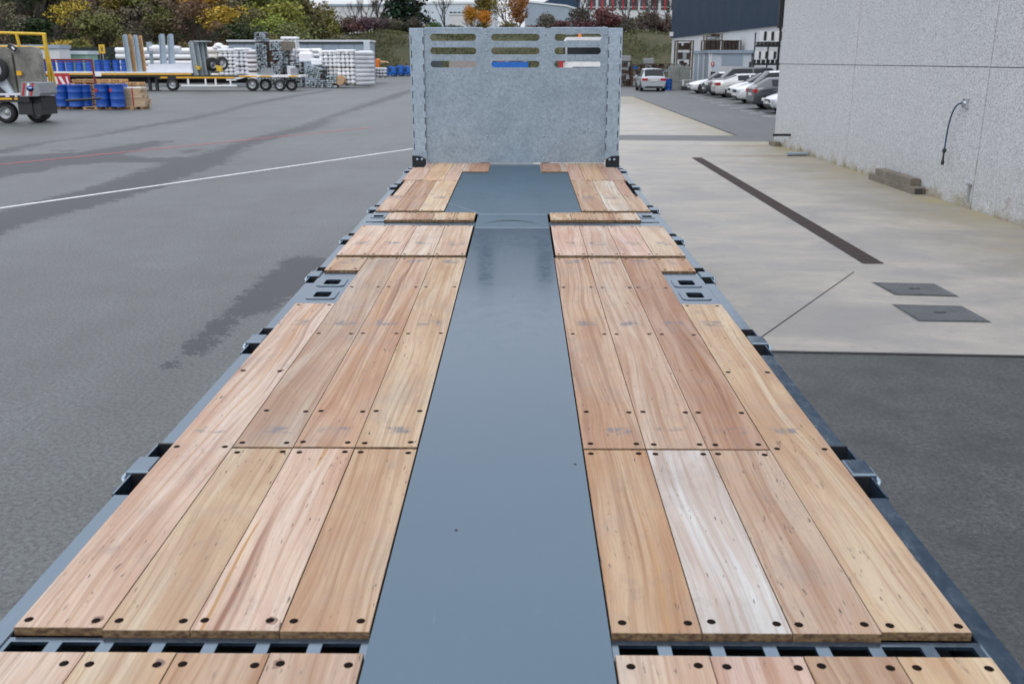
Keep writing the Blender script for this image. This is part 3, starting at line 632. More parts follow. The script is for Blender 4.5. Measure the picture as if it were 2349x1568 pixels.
# wheels and neck under the bed
def wheel(parent, x, y, z, r, wd, axis='x', side=1):
    t = MB()
    t.lathe([(r * .58, -wd / 2), (r * .9, -wd / 2), (r, -wd * .36), (r, wd * .36), (r * .9, wd / 2), (r * .58, wd / 2)], (0, 0, 0), axis, 28, False)
    o = t.obj('wheel', 'tyre_rubber', parent, (x, y, z)); s2 = side
    MB().lathe([(0, s2 * wd * .18), (r * .22, s2 * wd * .22), (r * .26, s2 * wd * .05), (r * .46, s2 * wd * .02), (r * .52, s2 * wd * .42), (r * .60, s2 * wd * .49), (r * .60, s2 * wd * .40), (r * .55, s2 * wd * .3)], (0, 0, 0), axis, 24, False).obj('rim', 'rim_grey', o)
    return o
for y_ in (1.0, 2.2, 3.4):
    for sx2 in (-1, 1): wheel(tr, -.0745 + sx2 * .95, y_, -.42 - AL * y_, .37, .26, 'x', sx2)
MB().box(-.55, .40, .3, 7.2, -.55, -.341).obj('chassis_beam', 'undercarriage', tr)
# headboard
ZB = .0; HB = 11.575
L0, L1 = -1.318, 1.177
z_top = 1.565
slots = []
for c0, c1 in ((.0960, .3135), (.384, .6115), (.682, .901)):
    for r0, r1 in ((.041, .091), (.138, .188), (.234, .283)):
        xa, xb = L0 + (L1 - L0) * c0, L0 + (L1 - L0) * c1; za, zb = z_top * (1 - r1), z_top * (1 - r0)
        slots.append(rrect(xa, xb, za, zb, (zb - za) / 2 - .001, 6))
pl_, pr_ = L0 + .171, L1 - .171
hb = holeplate('headboard', [(pl_, .012), (pr_, .012), (pr_, z_top), (pl_, z_top)], slots, -.012, .012, 'galvanised', tr, True, (0, HB, 0), color=(1, 1, 1))
for x0, x1 in ((L0, pl_ - .003), (pr_ + .003, L1)):
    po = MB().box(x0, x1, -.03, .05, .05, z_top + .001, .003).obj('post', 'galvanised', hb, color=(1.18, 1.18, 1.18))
for k, (a_, b_) in enumerate(((0.003, .318), (.345, .658), (.69, .999))):
    xa, xb = pl_ + (pr_ - pl_) * a_, pl_ + (pr_ - pl_) * b_
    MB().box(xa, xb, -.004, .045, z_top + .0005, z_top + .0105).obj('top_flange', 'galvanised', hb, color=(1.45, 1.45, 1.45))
SLIT = MB().box(-.0045, .0045, -.0015, .0015, -.042, .042).mesh('slit', 'black_steel')
for x_ in (L0 + .020, pl_ - .012, pr_ + .012, L1 - .020):
    for k in range(9): put('slit', SLIT, hb, (x_, -.0305, .20 + k * .1535))
BOLT = MB().lathe([(0, -.008), (.009, -.008), (.012, -.004), (.012, .002)], axis='y', n=8).mesh('bolt', 'galvanised')
for x_ in (pl_ + .016, L0 + (L1 - L0) * .363, L0 + (L1 - L0) * .636, pr_ - .016):
    for z_ in (.06, .33, .55, .80, 1.07, 1.32, 1.50): put('bolt', BOLT, hb, (x_ + (rnd.uniform(-.004, .004)), -.0125, z_), color=(1.2, 1.2, 1.2))
for x_ in (-.447, .296):
    MB().box(x_ - .05, x_ + .05, .013, .11, .0, z_top - .03).obj('rear_rib', 'galvanised', hb)
for x0, x1, sg in ((L0 - .006, L0 + .158, 1), (L1 - .158, L1 + .006, -1)):
    pts = [(x0, -.03), (x1, -.03), (x1, .055), (x1 - .07, .095), (x0, .10)] if sg > 0 else [(x0, -.03), (x1, -.03), (x1, .10), (x0 + .07, .095), (x0, .055)]
    br = MB().prism(pts, -.075, -.032).box(x0, x1, -.13, -.0755, -.03, -.005).obj('foot_bracket', 'black_steel', hb)
    for f_ in (.38, .72): put('bracket_bolt', BOLT, hb, (x0 + (x1 - x0) * (f_ if sg > 0 else 1 - f_), -.077, .058), scale=(1.2, 1.2, 1.2), color=(1.4, 1.4, 1.4))

# ------------------------------------------------------------------ left yard: near low loader
def tyre_disc(name, parent, x, y, z, r, wd=.24, side=-1): return wheel(parent, x, y, z, r, wd, 'y', side)
ll = thing('low_loader', 'near low loader trailer at the left edge with grey front box and yellow railing', 'trailer', (0, 0, 0))
Y0 = 34.6
def px(u, v, Y=Y0): p = AY(u, v, Y); return p.x, p.z
xr, zt = px(66, 215); xl = px(-160, 215)[0]
MB().box(xl, xr, Y0, Y0 + 1.25, zt - .06, zt).obj('deck', 'slab_white', ll)
MB().box(xl, xr, Y0 - .02, Y0 + 1.25, zt - .30, zt - .062).obj('side_beam', 'black_steel', ll)
for a_, b_ in ((-150, -60), (-50, 28), (34, 41)):
    x0, z0 = px(a_, 229); x1, z1 = px(b_, 224.5); MB().box(x0, x1, Y0 - .03, Y0 - .021, z0, z1).obj('reflector_strip', 'reflector_yellow', ll)
for a_, b_ in ((14, 22), (36, 40)):
    x0, z0 = px(a_, 223); x1, z1 = px(b_, 219.5); MB().box(x0, x1, Y0 - .04, Y0 - .021, z0, z1).obj('white_plate', 'white_paint', ll)
x0, z0 = px(48, 222); x1, z1 = px(90, 188.5); xm = px(82, 200)[0]
gb = MB().prism([(x0, z0), (x1 - .05, z0 + .02), (x1, z0 + .12), (x1 - .03, z1 - .04), (x1 - .3, z1), (x0 + .12, z1)], Y0 - .05, Y0 + 1.25).obj('front_box', 'grey_box', ll)
for k in range(3):
    q = x0 + .06 + k * .15; MB().add([(q, Y0 - .056, z0 + .03), (q + .08, Y0 - .056, z0 + .03), (q + .20, Y0 - .056, z1 - .03), (q + .12, Y0 - .056, z1 - .03)], [(0, 1, 2, 3)]).obj('warning_stripe', 'red_paint' if k != 1 else 'white_paint', gb)
cx, cz = px(70.5, 202); MB().lathe([(0, -.004), (.10, -.004), (.10, 0)], (0, 0, 0), 'y', 20).obj('emblem', 'drum_blue', gb, (cx, Y0 - .056, cz), color=(1, 1, 1)).scale = (1.05, 1, .80)
MB().box(-.06, .06, -.003, 0, -.012, .02).obj('emblem_band', 'white_paint', gb, (cx, Y0 - .062, cz))
MB().lathe([(.105, -.002), (.125, -.002)], (0, 0, 0), 'y', 20).obj('emblem_arc', 'orange_paint', gb, (cx, Y0 - .0555, cz - .03)).scale = (1.0, 1, .75)
x0, z0 = px(56, 270); x1, z1 = px(88, 223)
MB().box(x0, x1, Y0 + .2, Y0 + 1.3, z0 + .25, z1).obj('turntable_frame', 'undercarriage', ll)
MB().box(x0 - .2, x1 - .3, Y0 + .05, Y0 + .12, z0 + .1, z1 - .1).obj('mudguard', 'black_plastic', ll)
x0, z0 = px(80, 268); x1, z1 = px(91, 246); MB().box(x1 - .35, x1, Y0 + .1, Y0 + 1.3, z0 + .05, z0 + .45).obj('bumper', 'black_plastic', ll)
x0, z0 = px(115, 250, Y0 + 1.3); x1, z1 = px(127, 241, Y0 + 1.3); MB().box(x0, x1, Y0 + 1.30, Y0 + 1.36, z0, z1).obj('side_lamp', 'orange_paint', ll)
x0, z0 = px(119, 234, Y0 + 1.26); x1, z1 = px(124, 225, Y0 + 1.26); MB().box(x0, x1, Y0 + 1.26, Y0 + 1.29, z0, z1).obj('reflector', 'reflector_yellow', ll)
x0, z0 = px(125, 236); x1, z1 = px(206, 231); MB().cyl((x0, Y0 + .9, z0 + .03), (x1, Y0 + .95, z0 + .12), .05, .04).obj('drawbar', 'black_steel', ll)
for u_, y_, sd in ((13, Y0 + .12, -1), (84, Y0 + .5, -1), (-52, Y0 + .12, -1), (92, Y0 + 1.7, -1)):
    xx = px(u_, 262, y_)[0]; tyre_disc('wheel', ll, xx, y_ + .1, .375, .375, .27, sd)
# railing
q0, q1, q2, q3 = span(2, 22, 180, 209, 35.2); MB().prism([(q0, zt + .002), (q1 + .1, zt + .002), (q1 - .15, q3), (q0, q3)], 35.1, 35.25).obj('side_ramp', 'pale_cladding', ll)
MB().prism([(q0 - .3, zt + .002), (q1 - .1, zt + .002), (q0 - .05, zt + .35)], 34.9, 35.05).obj('black_bracket', 'black_plastic', ll)
YR = 36.6
def bar(mb, p, q, r=.05, Y=YR, Y2=None):
    a = AY(*p, Y); b = AY(*q, Y2 or Y); mb.cyl(a, b, r, r, 8)
for p, q, r_ in (((-80, 73), (105, 79), .055), ((-80, 105), (106, 110), .05), ((37, 76), (45, 108), .06), ((101, 79), (116, 189), .075), ((107, 112), (128, 200), .05)):
    m_ = MB(); bar(m_, p, q, r_); m_.obj('railing_bar', 'yellow_paint', ll)
# ballast blocks and spare tyre lying against them
def blockmesh(u0, u1, v0, v1, Y, dep):
    x0, x1, z0, z1 = span(u0, u1, v0, v1, Y); z0 = zt + .003; n = 7; b = MB()
    b.prism([(x0, z0), (x1, z0), (x1 - .02, z1 - .25), (x1 - .10, z1 - .06), (x1 - .22, z1), (x0 + .10, z1 - .01), (x0, z1 - .10)], Y, Y + dep); return b
tag(blockmesh(44, 86, 107, 210, 35.3, .34).obj('ballast_block', 'ballast_concrete'), 'tall rough grey concrete ballast block on the near low loader, right of its dark gap', 'concrete block', 'concrete ballast blocks on the low loader')
tag(blockmesh(-60, 24, 108, 210, 35.3, .34).obj('ballast_block', 'ballast_concrete'), 'tall rough grey concrete ballast block on the near low loader, behind the spare wheel', 'concrete block', 'concrete ballast blocks on the low loader')
p_ = AY(-9, 160, 35.0)
sw = thing('spare_wheel', 'spare wheel with pale rim hung in front of the left concrete ballast block', 'wheel', (p_.x, 35.0, p_.z))
o_ = wheel(sw, 0, 0, 0, .43, .24, 'y', -1); o_.name = 'tyre'; list(o_.children)[0].parent = sw; list(sw.children)[-1].location = (0, 0, 0)
p_ = AY(34, 112, 35.2); tag(MB().box(-.22, .05, 0, .1, -.08, .08).obj('lamp_unit', 'black_plastic', None, (p_.x, 35.1, p_.z), (0, .5, 0)), 'black lamp with white lens on top of the gap between the ballast blocks', 'lamp')
bt = bpy.data.objects['lamp_unit']; MB().box(-.02, .04, -.01, 0, -.06, .06).obj('lens', 'white_film', bt, (-.02, 0, 0), (0, -1.2, 0), color=(1, 1, 1))
x0, x1, z0, z1 = span(40, 49, 163, 173, 35.2); tag(MB().box(x0, x1, 35.15, 35.25, z0, z1).obj('yellow_winch', 'reflector_yellow'), 'small yellow box between the two concrete ballast blocks', 'box')
# red gate frame with chevron board
gf = thing('red_gate', 'dark red steel frame with hanging post and red chevron board left of the drums', 'frame', (0, 0, 0))
m_ = MB(); bar(m_, (95, 157 - 20), (210, 137), .04, 46.6); m_.obj('top_rail', 'dull_red_paint', gf)
m_ = MB(); bar(m_, (95, 142), (206, 142), .018, 46.6); m_.obj('lower_rail', 'dull_red_paint', gf)
for k in range(11):
    m_ = MB(); u_ = 100 + k * 9.6; bar(m_, (u_, 137), (u_ + 2.5, 142), .012, 46.6); m_.obj('picket', 'dull_red_paint', gf)
a_ = AY(210, 137, 46.6); b_ = AY(222, 207, 46.6); MB().cyl(a_, (b_.x, 46.6, 0), .055, .055, 8).obj('post', 'dull_red_paint', gf)
a_ = AY(97, 137, 46.6); MB().cyl(a_, (a_.x + .1, 46.6, 0), .05, .05, 8).obj('post', 'dull_red_paint', gf)
x0, x1, z0, z1 = span(126, 158, 169, 199, 46.1)
cb = MB().box(x0, x1, 46.1, 46.15, z0, z1).obj('chevron_board', 'red_paint', gf)
for k, (a0, b0) in enumerate(((.08, .22), (.36, .62), (.78, .92))):
    wd = x1 - x0; s_ = .15 if k == 1 else .05
    MB().add([(x0 + wd * (a0 + s_), 46.093, z0 + .12), (x0 + wd * (b0 + s_ * .6), 46.093, z0 + .12), (x0 + wd * (b0 - s_), 46.093, z1 - .14), (x0 + wd * (a0 - s_ * .5), 46.093, z1 - .14)], [(0, 1, 2, 3)]).obj('white_stripe', 'white_paint', cb)

# ------------------------------------------------------------------ drums, pallets, timber
def make_drum():
    t = thing('drum', 'blue steel drum', 'drum')
    MB().lathe([(0, 0), (.29, 0), (.30, .012), (.288, .03), (.288, .30), (.297, .315), (.288, .33), (.288, .60), (.297, .615), (.288, .63), (.288, .87), (.30, .885), (.295, .895), (.28, .89), (.275, .87), (0, .87)], n=20).obj('barrel', 'drum_blue', t)
    MB().lathe([(0, .871), (.03, .871), (.03, .885), (0, .885)], (.17, .05, 0), n=8).obj('bung', 'grey_box', t)
    return t
DR = make_drum(); first_drum = [True]
def drum(x, y, z, label, s=1.0, red=False, group='blue steel drums'):
    if first_drum[0]: first_drum[0] = False; d = DR; d.location = (x, y, z); d['label'] = label
    else: d = dup(DR, (x, y, z), rnd.uniform(0, 6), label)
    d['group'] = group; d.scale = (s, s, s); return d
PB = MB().box(-.6, .6, -.05, .05, 0, .022).mesh('deck_board', 'pallet_wood'); PK = MB().box(-.07, .07, -.05, .05, 0, .078).mesh('block', 'pallet_wood'); PS = MB().box(-.05, .05, -.4, .4, 0, .022).mesh('stringer', 'pallet_wood')
def pallet(x, y, z, label, group, rz=0., col=(1, 1, 1)):
    t = thing('pallet', label, 'pallet', (x, y, z), rz, group); j = rnd.uniform(.8, 1.2); c = tuple(q * j for q in col)
    for yy in (-.36, 0, .36): put('base_board', PB, t, (0, yy, 0), color=c)
    for yy in (-.36, 0, .36):
        for xx in (-.53, 0, .53): put('block', PK, t, (xx, yy, .0225), color=c)
    for yy in (-.36, -.18, 0, .18, .36): put('deck_board', PB, t, (0, yy, .101), color=c)
    return t
gp = 'pallets standing under the blue drums'
pA = AY(166, 252, 45); pB = AY(251, 252, 44.6)
for nm, pc, us, lab in (('a', pA, (138, 170, 192), 'left'), ('b', pB, (232, 268), 'right')):
    for i, dx in enumerate((-.66, .66) if nm == 'a' else (-.56, .56)): pallet(pc.x + dx, 45.2 if nm == 'a' else 44.9, 0, f'{["left","right"][i]} pallet under the {lab} group of blue drums', gp)
ZP = .128
for u_, y_, lab in ((139, 44.9, 'left front drum of the left group beside the low loader'), (170, 44.7, 'middle front drum of the left group, beside the grey box'), (192, 45.1, 'right front drum of the left group, next to the timber pallets'),
                    (150, 45.6, 'left rear drum of the left group, mostly hidden'), (181, 45.5, 'right rear drum of the left group, mostly hidden')):
    drum(AY(u_, 200, y_).x, y_, ZP, 'blue drum on pallet, ' + lab, 1.08, group='blue drums of the left group by the low loader')
for u_, y_, lab in ((233, 44.6, 'left front drum of the pair beside the timber bundle'), (267, 44.5, 'right one of the two front drums, touching the timber bundle'), (245, 45.3, 'left rear drum behind those two'), (276, 45.2, 'right rear drum behind those two')):
    d_ = drum(AY(u_, 200, y_).x, y_, ZP, 'blue drum on pallet, ' + lab, 1.12, group='blue drums of the right group by the timber')
for k, u_ in enumerate((217.5, 251.5)):
    x0, x1, z0, z1 = span(u_, u_ + 5, 204, 211, 44.22); tag(MB().box(x0, x1, 44.2, 44.21, z0, z1).obj('red_sticker', 'red_paint'), f'small red label on the {["left","right"][k]} front drum of the right group', 'label')
# stacks of pallets behind
for k, u_ in enumerate((203, 260, 300)):
    for j in range(9 if k < 2 else 8):
        p_ = AY(u_, 200, 48.3); pallet(p_.x, 48.3 + rnd.uniform(-.04, .04), .004 + j * .1445, f'{ORD[j]} pallet from the ground in the {["left", "middle", "right"][k]} wooden stack behind the drums', 'stacked wooden pallets behind the drums', col=(1.25, 1.2, 1.1))
# strapped timber bundle
p_ = AY(312, 250, 45.2); tb = thing('timber_bundle', 'strapped bundle of pale sawn timber right of the blue drums', 'timber', (p_.x, 45.3, 0))
BD = MB().box(-.5, .5, -.07, .07, 0, .075).mesh('board', 'lumber')
for r_ in range(10):
    for c_ in range(5): put('board', BD, tb, (.05 * math.sin(r_ * .9) + (-.12 if r_ > 6 else .05) + rnd.uniform(-.03, .03), -.36 + c_ * .16, .11 + r_ * .083), (0, 0, rnd.uniform(-.03, .03)), color=tuple([rnd.uniform(.75, 1.1)] * 3))
for xx in (-.3, .1, .4): MB().box(-.06, .06, -.42, .42, 0, .10).obj('bearer', 'pallet_wood', tb, (xx, 0, 0), color=(.7, .7, .7))
MB().box(-.02, .02, -.456, .456, .09, .96).obj('strap', 'red_paint', tb, (.05, 0, 0))
MB().box(-.5, .4, -.4, .4, .942, .985).obj('film_cover', 'white_film', tb, color=(1, 1, .95))

# ------------------------------------------------------------------ the long trailer behind
LT = thing('platform_trailer', 'long low platform trailer with yellow reflector stripe carrying drums and ramps', 'trailer', (0, 0, 0))
YT = 71.5
def zx(u0, u1, v0, v1, Y=YT): return span(u0, u1, v0, v1, Y)
x0, x1, z0, z1 = zx(60, 442, 165, 172.5); DZT = z1
MB().box(x0, x1, YT + .0, YT + 2.5, z0 + .14, z1).obj('platform', 'white_paint', LT)
MB().box(x0, x1, YT + .03, YT + 2.5, z0 - .14, z0 + .138).obj('side_beam', 'black_steel', LT)
a0, a1, c0, c1 = zx(95, 438, 168.5, 172.0); MB().box(a0, a1, YT + .0, YT + .025, c0, c1).obj('reflector_strip', 'reflector_yellow', LT)
b0, b1, d0, d1 = zx(360, 540, 174, 179); MB().box(b0, b1, YT + .05, YT + 2.4, d0 - .1, d1 + .02).obj('rear_beam', 'black_steel', LT)
for u0, u1 in ((368, 384), (404, 538)): q0, q1, q2, q3 = zx(u0, u1, 176.5, 180.0); MB().box(q0, q1, YT + .0, YT + .045, q2, q3).obj('reflector_strip', 'reflector_yellow', LT)
pts = [zx(u, u, v, v)[1:3] for u, v in ((526, 178), (545, 178), (560, 173), (690, 173), (690, 177.5), (563, 177.5), (548, 182), (526, 182))]
MB().prism(pts, YT + .02, YT + 2.4).obj('gooseneck', 'white_paint', LT)
for u0, u1, v0, v1 in ((548, 588, 173.8, 177), (594, 622, 173.8, 176.8), (662, 682, 173.5, 176.5)):
    q0, q1, q2, q3 = zx(u0, u1, v0, v1); MB().box(q0, q1, YT - .01, YT + .018, q2, q3).obj('reflector_strip', 'reflector_yellow', LT)
q0, q1, q2, q3 = zx(415, 543, 194.5, 198.5); MB().box(q0, q1, YT + .02, YT + .06, q2, q3).obj('side_guard', 'white_paint', LT)
for u_ in (430, 470, 493, 527): q0, q1, q2, q3 = zx(u_, u_ + 2.5, 180, 195); MB().box(q0, q1, YT + .03, YT + .07, q2, q3).obj('guard_post', 'white_paint', LT)
q0, q1, q2, q3 = zx(519, 541, 181, 185); MB().box(q0, q1, YT + .02, YT + .5, q2, q3).obj('toolbox', 'white_paint', LT)
for u_ in (330, 352, 375): tyreu = u_
for u_, r_ in ((395, .45), (345, .0), (578, .46), (604, .44), (641, .42), (664, .42)):
    if r_: xx = zx(u_, u_, 200, 200)[0]; yy = YT + (.2 if u_ in (395, 578, 641) else .75); wheel(LT, xx, yy, r_, r_, .28, 'y', -1)
for u_ in (340, 356): q0 = zx(u_, u_, 200, 200)[0]; MB().box(q0 - .10, q0 + .10, YT + .3, YT + .5, .06, z0).box(q0 - .22, q0 + .22, YT + .2, YT + .6, 0, .06).obj('landing_leg', 'black_steel', LT)
q0, q1, q2, q3 = zx(215, 232, 168, 175.5); MB().box(q0, q1, YT - .03, YT - .005, q2, q3).obj('number_plate', 'white_paint', LT)
MB().box(zx(120, 120, 0, 0)[0], zx(540, 540, 0, 0)[0], YT + .9, YT + 1.6, .55, z0 - .12).obj('chassis', 'undercarriage', LT)
for u_ in (608, 674):
    q0, q1, q2, q3 = zx(u_ - 10 if u_ < 650 else u_ - 8, u_ + 14 if u_ < 650 else u_ + 6, 157, 174); MB().box(q0, q1, YT + .2, YT + .6, q2, q3).obj('equipment_box', 'grey_box', LT)
# load on it
for k in range(10):
    u_ = 100 + k * 20.5 + (k > 4) * 3
    drum(AY(u_, 150, 72.6).x, 72.6 - .1 * (k % 2), DZT + .01, f'blue drum standing on the platform trailer, {"first second third fourth fifth sixth seventh eighth ninth tenth".split()[k]} from its left end', .92, group='blue drums in a row on the platform trailer')
def ramp(uT, uB, vT, vB, wpx, Y, mat, lab, kind):
    # leaning tapered ramp leaf with flanges
    a = AY(uB, vB, Y); b = AY(uT, vT, Y); wd = wpx / 31.; t = thing('ramp', lab, 'ramp', (a.x, Y, a.z), 0, kind); h = b.z - a.z; sh = b.x - a.x
    MB().prism([(-wd / 2, 0), (wd / 2, 0), (sh + wd * .42, h - .12), (sh + wd * .28, h), (sh - wd * .28, h), (sh - wd * .42, h - .12)], 0, .05).obj('ramp_plate', mat, t, color=(1, 1, 1))
    for sg in (-1, 1): MB().prism([(sg * wd * .5 - .02, 0), (sg * wd * .5 + .02, 0), (sh + sg * wd * .42 + .02, h - .1), (sh + sg * wd * .42 - .02, h - .1)], -.10, .0).obj('flange', mat, t, color=(1.2, 1.2, 1.2))
    return t
g1 = 'upright loading ramps on the platform trailer'
ramp(286.5, 299, 79, 165, 11, 72.0, 'galvanised', 'leftmost galvanised ramp leaf standing on the platform trailer', g1); ramp(298, 311, 79, 165, 9, 72.2, 'pallet_wood', 'wood faced ramp leaf right beside the leftmost galvanised one', g1)
ramp(310, 322, 80, 165, 11, 72.0, 'galvanised', 'galvanised ramp leaf, first of the second upright pair', g1); ramp(321, 332, 81, 165, 9, 72.2, 'pallet_wood', 'wood faced ramp leaf, second of the second upright pair', g1)
ramp(371, 376, 78, 150, 14, 73.0, 'galvanised', 'lone galvanised ramp with tapered top, left of two behind the white slabs', g1); ramp(391, 395, 78, 150, 14, 73.0, 'galvanised', 'lone galvanised ramp with tapered top, right of two behind the white slabs', g1)
for k, (ut, ub) in enumerate(((438, 451), (450, 462), (460, 472), (468, 480))): ramp(ut, ub, 95 + (k == 0) * -1, 178, 11, 71.7 + k * .25, 'profile_metal', f'grey steel rear ramp, {["first","second","third","last"][k]} of the close group beside the yellow wedge', g1)
q0, q1, q2, q3 = zx(447, 476, 94, 96.5, 71.9); tag(MB().box(q0, q1, 71.6, 72.9, q2, q3).obj('steel_bar', 'profile_metal', color=(1.2, 1.2, 1.2)), 'flat steel bar across the top of the grey rear ramps', 'bar')
for k in range(4):
    q0, q1, q2, q3 = zx(336 + k * 1.2, 444 - (k % 2) * 2, 166.5 - (k + 1) * 4.8, 166 - k * 4.8, 71.8)
    tag(MB().box(q0, q1, 71.75 + .02 * k, 73.9, q3 - .155 , q3 - .004).obj('white_slab', 'slab_white'), f'long white slab on the platform trailer, {["lowest","second","third","topmost"][k]} of its stack', 'slab', 'stacked white slabs on the platform trailer')
for k, (u_, v_) in enumerate(((487, 148), (509, 146))):
    p_ = AY(u_, v_, 72.5); t = thing('spare_wheel', f'black wheel standing on the platform trailer, {["left","right"][k]} of the two by the yellow wedges', 'wheel', (p_.x, 72.5, p_.z), R(55)); o_ = wheel(t, 0, 0, 0, .50, .26, 'y', -1); o_.name = 'tyre'
for k, (u0, u1, v0, v1) in enumerate(((449, 459, 151, 161), (496, 508, 150, 166))):
    q0, q1, q2, q3 = zx(u0, u1, v0, v1, 71.6); tag(MB().prism([(q0, q3), (q1, q3 - .1), (q1 - .05, q2), (q0 + .08, q2 + .12)], 71.5, 71.9).obj('wheel_wedge', 'yellow_paint'), f'yellow plastic wheel wedge on the trailer, {["left","right"][k]} one', 'wedge')
q0, q1, q2, q3 = zx(338, 343, 99, 124, 73.6); lw = thing('lifting_arm', 'short galvanised arm with white pipe above the white slabs', 'arm', (q0, 73.6, 0))
MB().box(0, q1 - q0 + .12, 0, .2, q2, q3 + .08).obj('end_plate', 'galvanised', lw, color=(1.1, 1.1, 1.1)); q4 = zx(400, 400, 0, 0, 73.6)[0]; MB().cyl((.2, .2, (q2 + q3) / 2), (q4 - q0, .3, (q2 + q3) / 2 - .1), .27, .27, 12).obj('pipe', 'white_film', lw, color=(.95, .95, .95))
MB().box(.1, .3, .1, .3, DZT + .3, q2).obj('leg', 'galvanised', lw, color=(1, 1, 1))

# ------------------------------------------------------------------ wrapped stock behind
ROLL = MB().lathe([(0, -.02), (.5, -.0), (.86, .05), (1, .16), (1, 4.4), (0, 4.45)], axis='y', n=12).mesh('roll', 'white_film')
BARX = MB().lathe([(0, -2.), (.5, -1.99), (.94, -1.94), (1, -1.8), (1, 1.8), (.94, 1.94), (.5, 1.99), (0, 2.)], axis='x', n=10).mesh('roll', 'white_film')
def rolls(u0, u1, v0, v1, Y, nc, nr, lab, grp='stacks of white wrapped rolls', cap=True, tint=(1, 1, 1), skirt=0., pal=True):
    x0, x1, z0, z1 = span(u0, u1, v0, v1, Y); z0 = max(z0, 0); t = thing('roll_stack', lab, 'stack', ((x0 + x1) / 2, Y, z0), 0, grp)
    W_, Hh = x1 - x0, z1 - z0; ph = .13 if pal else .0; rh = (Hh - ph - (.1 if cap else 0)) / nr; rw = W_ / nc
    for j in range(nr):
        for i in range(nc):
            c = rnd.uniform(.86, 1.08); o = put('roll', ROLL, t, (-W_ / 2 + rw * (i + .5) + rnd.uniform(-.015, .015), rnd.uniform(-.06, .06), ph + rh * (j + .5)), color=(c * tint[0], c * tint[1], c * tint[2])); o.scale = (rw * .50, .27, rh * .48)
        if j == nr // 2: MB().box(-W_ / 2, W_ / 2, .0, 1.15, -.02, .02).obj('separator', 'rust_brown', t, (0, 0, ph + rh * j))
    if pal:
        MB().box(-W_ / 2, W_ / 2, 0, 1.15, .09, .125).obj('pallet_top', 'grey_wood', t)
        for i in (-.42, 0, .42): MB().box(W_ * i - .06, W_ * i + .06, 0, 1.15, 0, .088).obj('pallet_bearer', 'grey_wood', t)
    if cap:
        MB().box(-W_ / 2 - .04, W_ / 2 + .04, -.05, 1.2, Hh - .16, Hh, .06).obj('film_cover', 'white_film', t, color=(1.08, 1.08, 1.08))
    return t
def bars(u0, u1, v0, v1, Y, nr, lab, grp='stacks of white wrapped rolls', tint=(1, 1, 1)):
    x0, x1, z0, z1 = span(u0, u1, v0, v1, Y); z0 = max(z0, 0); t = thing('roll_stack', lab, 'stack', ((x0 + x1) / 2, Y, z0), 0, grp); W_, Hh = x1 - x0, z1 - z0; rh = Hh / nr
    for j in range(nr):
        for k in range(2):
            c = rnd.uniform(.88, 1.06); o = put('roll', BARX, t, (rnd.uniform(-.05, .05), .25 + k * .6, rh * (j + .5)), color=(c * tint[0], c * tint[1], c * tint[2])); o.scale = (W_ / 4, .3, rh * .5)
        if j in (nr // 3, 2 * nr // 3) and nr > 3: MB().box(-W_ * .47, W_ * .47, .02, 1.0, -.015, .015).obj('separator', 'rust_brown', t, (0, 0, rh * j))
    return t
def profiles(u0, u1, v0, v1, Y, lab, tilt=0., dark=.45, side=.5, cell=.17):
    x0, x1, z0, z1 = span(u0, u1, v0, v1, Y); z0 = max(z0, 0.02); W_, Hh = x1 - x0, z1 - z0
    t = thing('profile_bundle', lab, 'bundle', ((x0 + x1) / 2, Y, z0), 0, 'bundles of grey metal profiles')
    nc, nr = max(3, int(W_ / cell)), max(3, int(Hh / (cell * .8)))
    core = MB().box(-W_ / 2 + .02, W_ / 2 - .02, .12, 1.1, .0, Hh - .03).obj('bundle_body', 'rust_brown', t, None, (0, tilt, 0))
    for i in range(nc):
        for j in range(nr):
            if rnd.random() < .07: continue
            cw, chh = W_ / nc, Hh / nr; xx = -W_ / 2 + cw * (i + .5); zz = chh * (j + .5); c = rnd.uniform(.55, 1.5); b = MB().box(-cw * .42, cw * .42, 0, 1.2, -chh * .36, chh * .36, .01)
            key = (round(cw, 2), round(chh, 2)); me_ = PRC.setdefault(key, b.mesh('profile', 'profile_metal'))
            q = Matrix.Rotation(tilt, 3, 'Y') @ Vector((xx + rnd.uniform(-.03, .03), rnd.uniform(-.15, .12), zz)); put('profile', me_, t, q, (0, tilt + rnd.choice((0, 0, 0, .5, -.5)), 0), color=(c, c * 1.03, c * 1.05))
    for xx in (-W_ * .3, W_ * .3): MB().box(xx - .04, xx + .04, .0, 1.1, -.06, -.001).obj('bearer', 'grey_wood', t, None, (0, tilt, 0))
    return t
PRC = {}
def z3(x, y): return 468.5 + x / 8.368, 46.9 + y / 8.368
def z4(x, y): return 687 + x / 8.848, 62.5 + y / 8.848
def box3(fn, x0, x1, y0, y1): a = fn(x0, y0); b = fn(x1, y1); return a[0], b[0], a[1], b[1]
bars(271, 345, 109, 192, 86, 6, 'pile of long white wrapped rolls, leftmost of all, behind the first ramps')
bars(344, 390, 109, 192, 85.5, 6, 'pile of long white wrapped rolls between the two upright ramp pairs'); bars(391, 440, 110, 192, 85, 6, 'pile of long white wrapped rolls behind the white slabs, right end')
bars(474, 497, 108, 195, 85, 6, 'cream and white wrapped pile just right of the grey rear ramps', tint=(1, .93, .84))
rolls(*box3(z3, 305, 612, 545, 1160), 84, 4, 8, 'stack of white roll ends, four wide, right behind the right spare wheel')
rolls(*box3(z3, 618, 828, 530, 1160), 83.5, 3, 7, 'stack of white roll ends, three wide, right of the four wide one', tint=(.96, .97, 1))
bars(*box3(z3, 832, 1010, 560, 1160), 83.5, 7, 'pinkish white stack of lengthwise rolls beside the profile tower', tint=(.97, .92, .92))
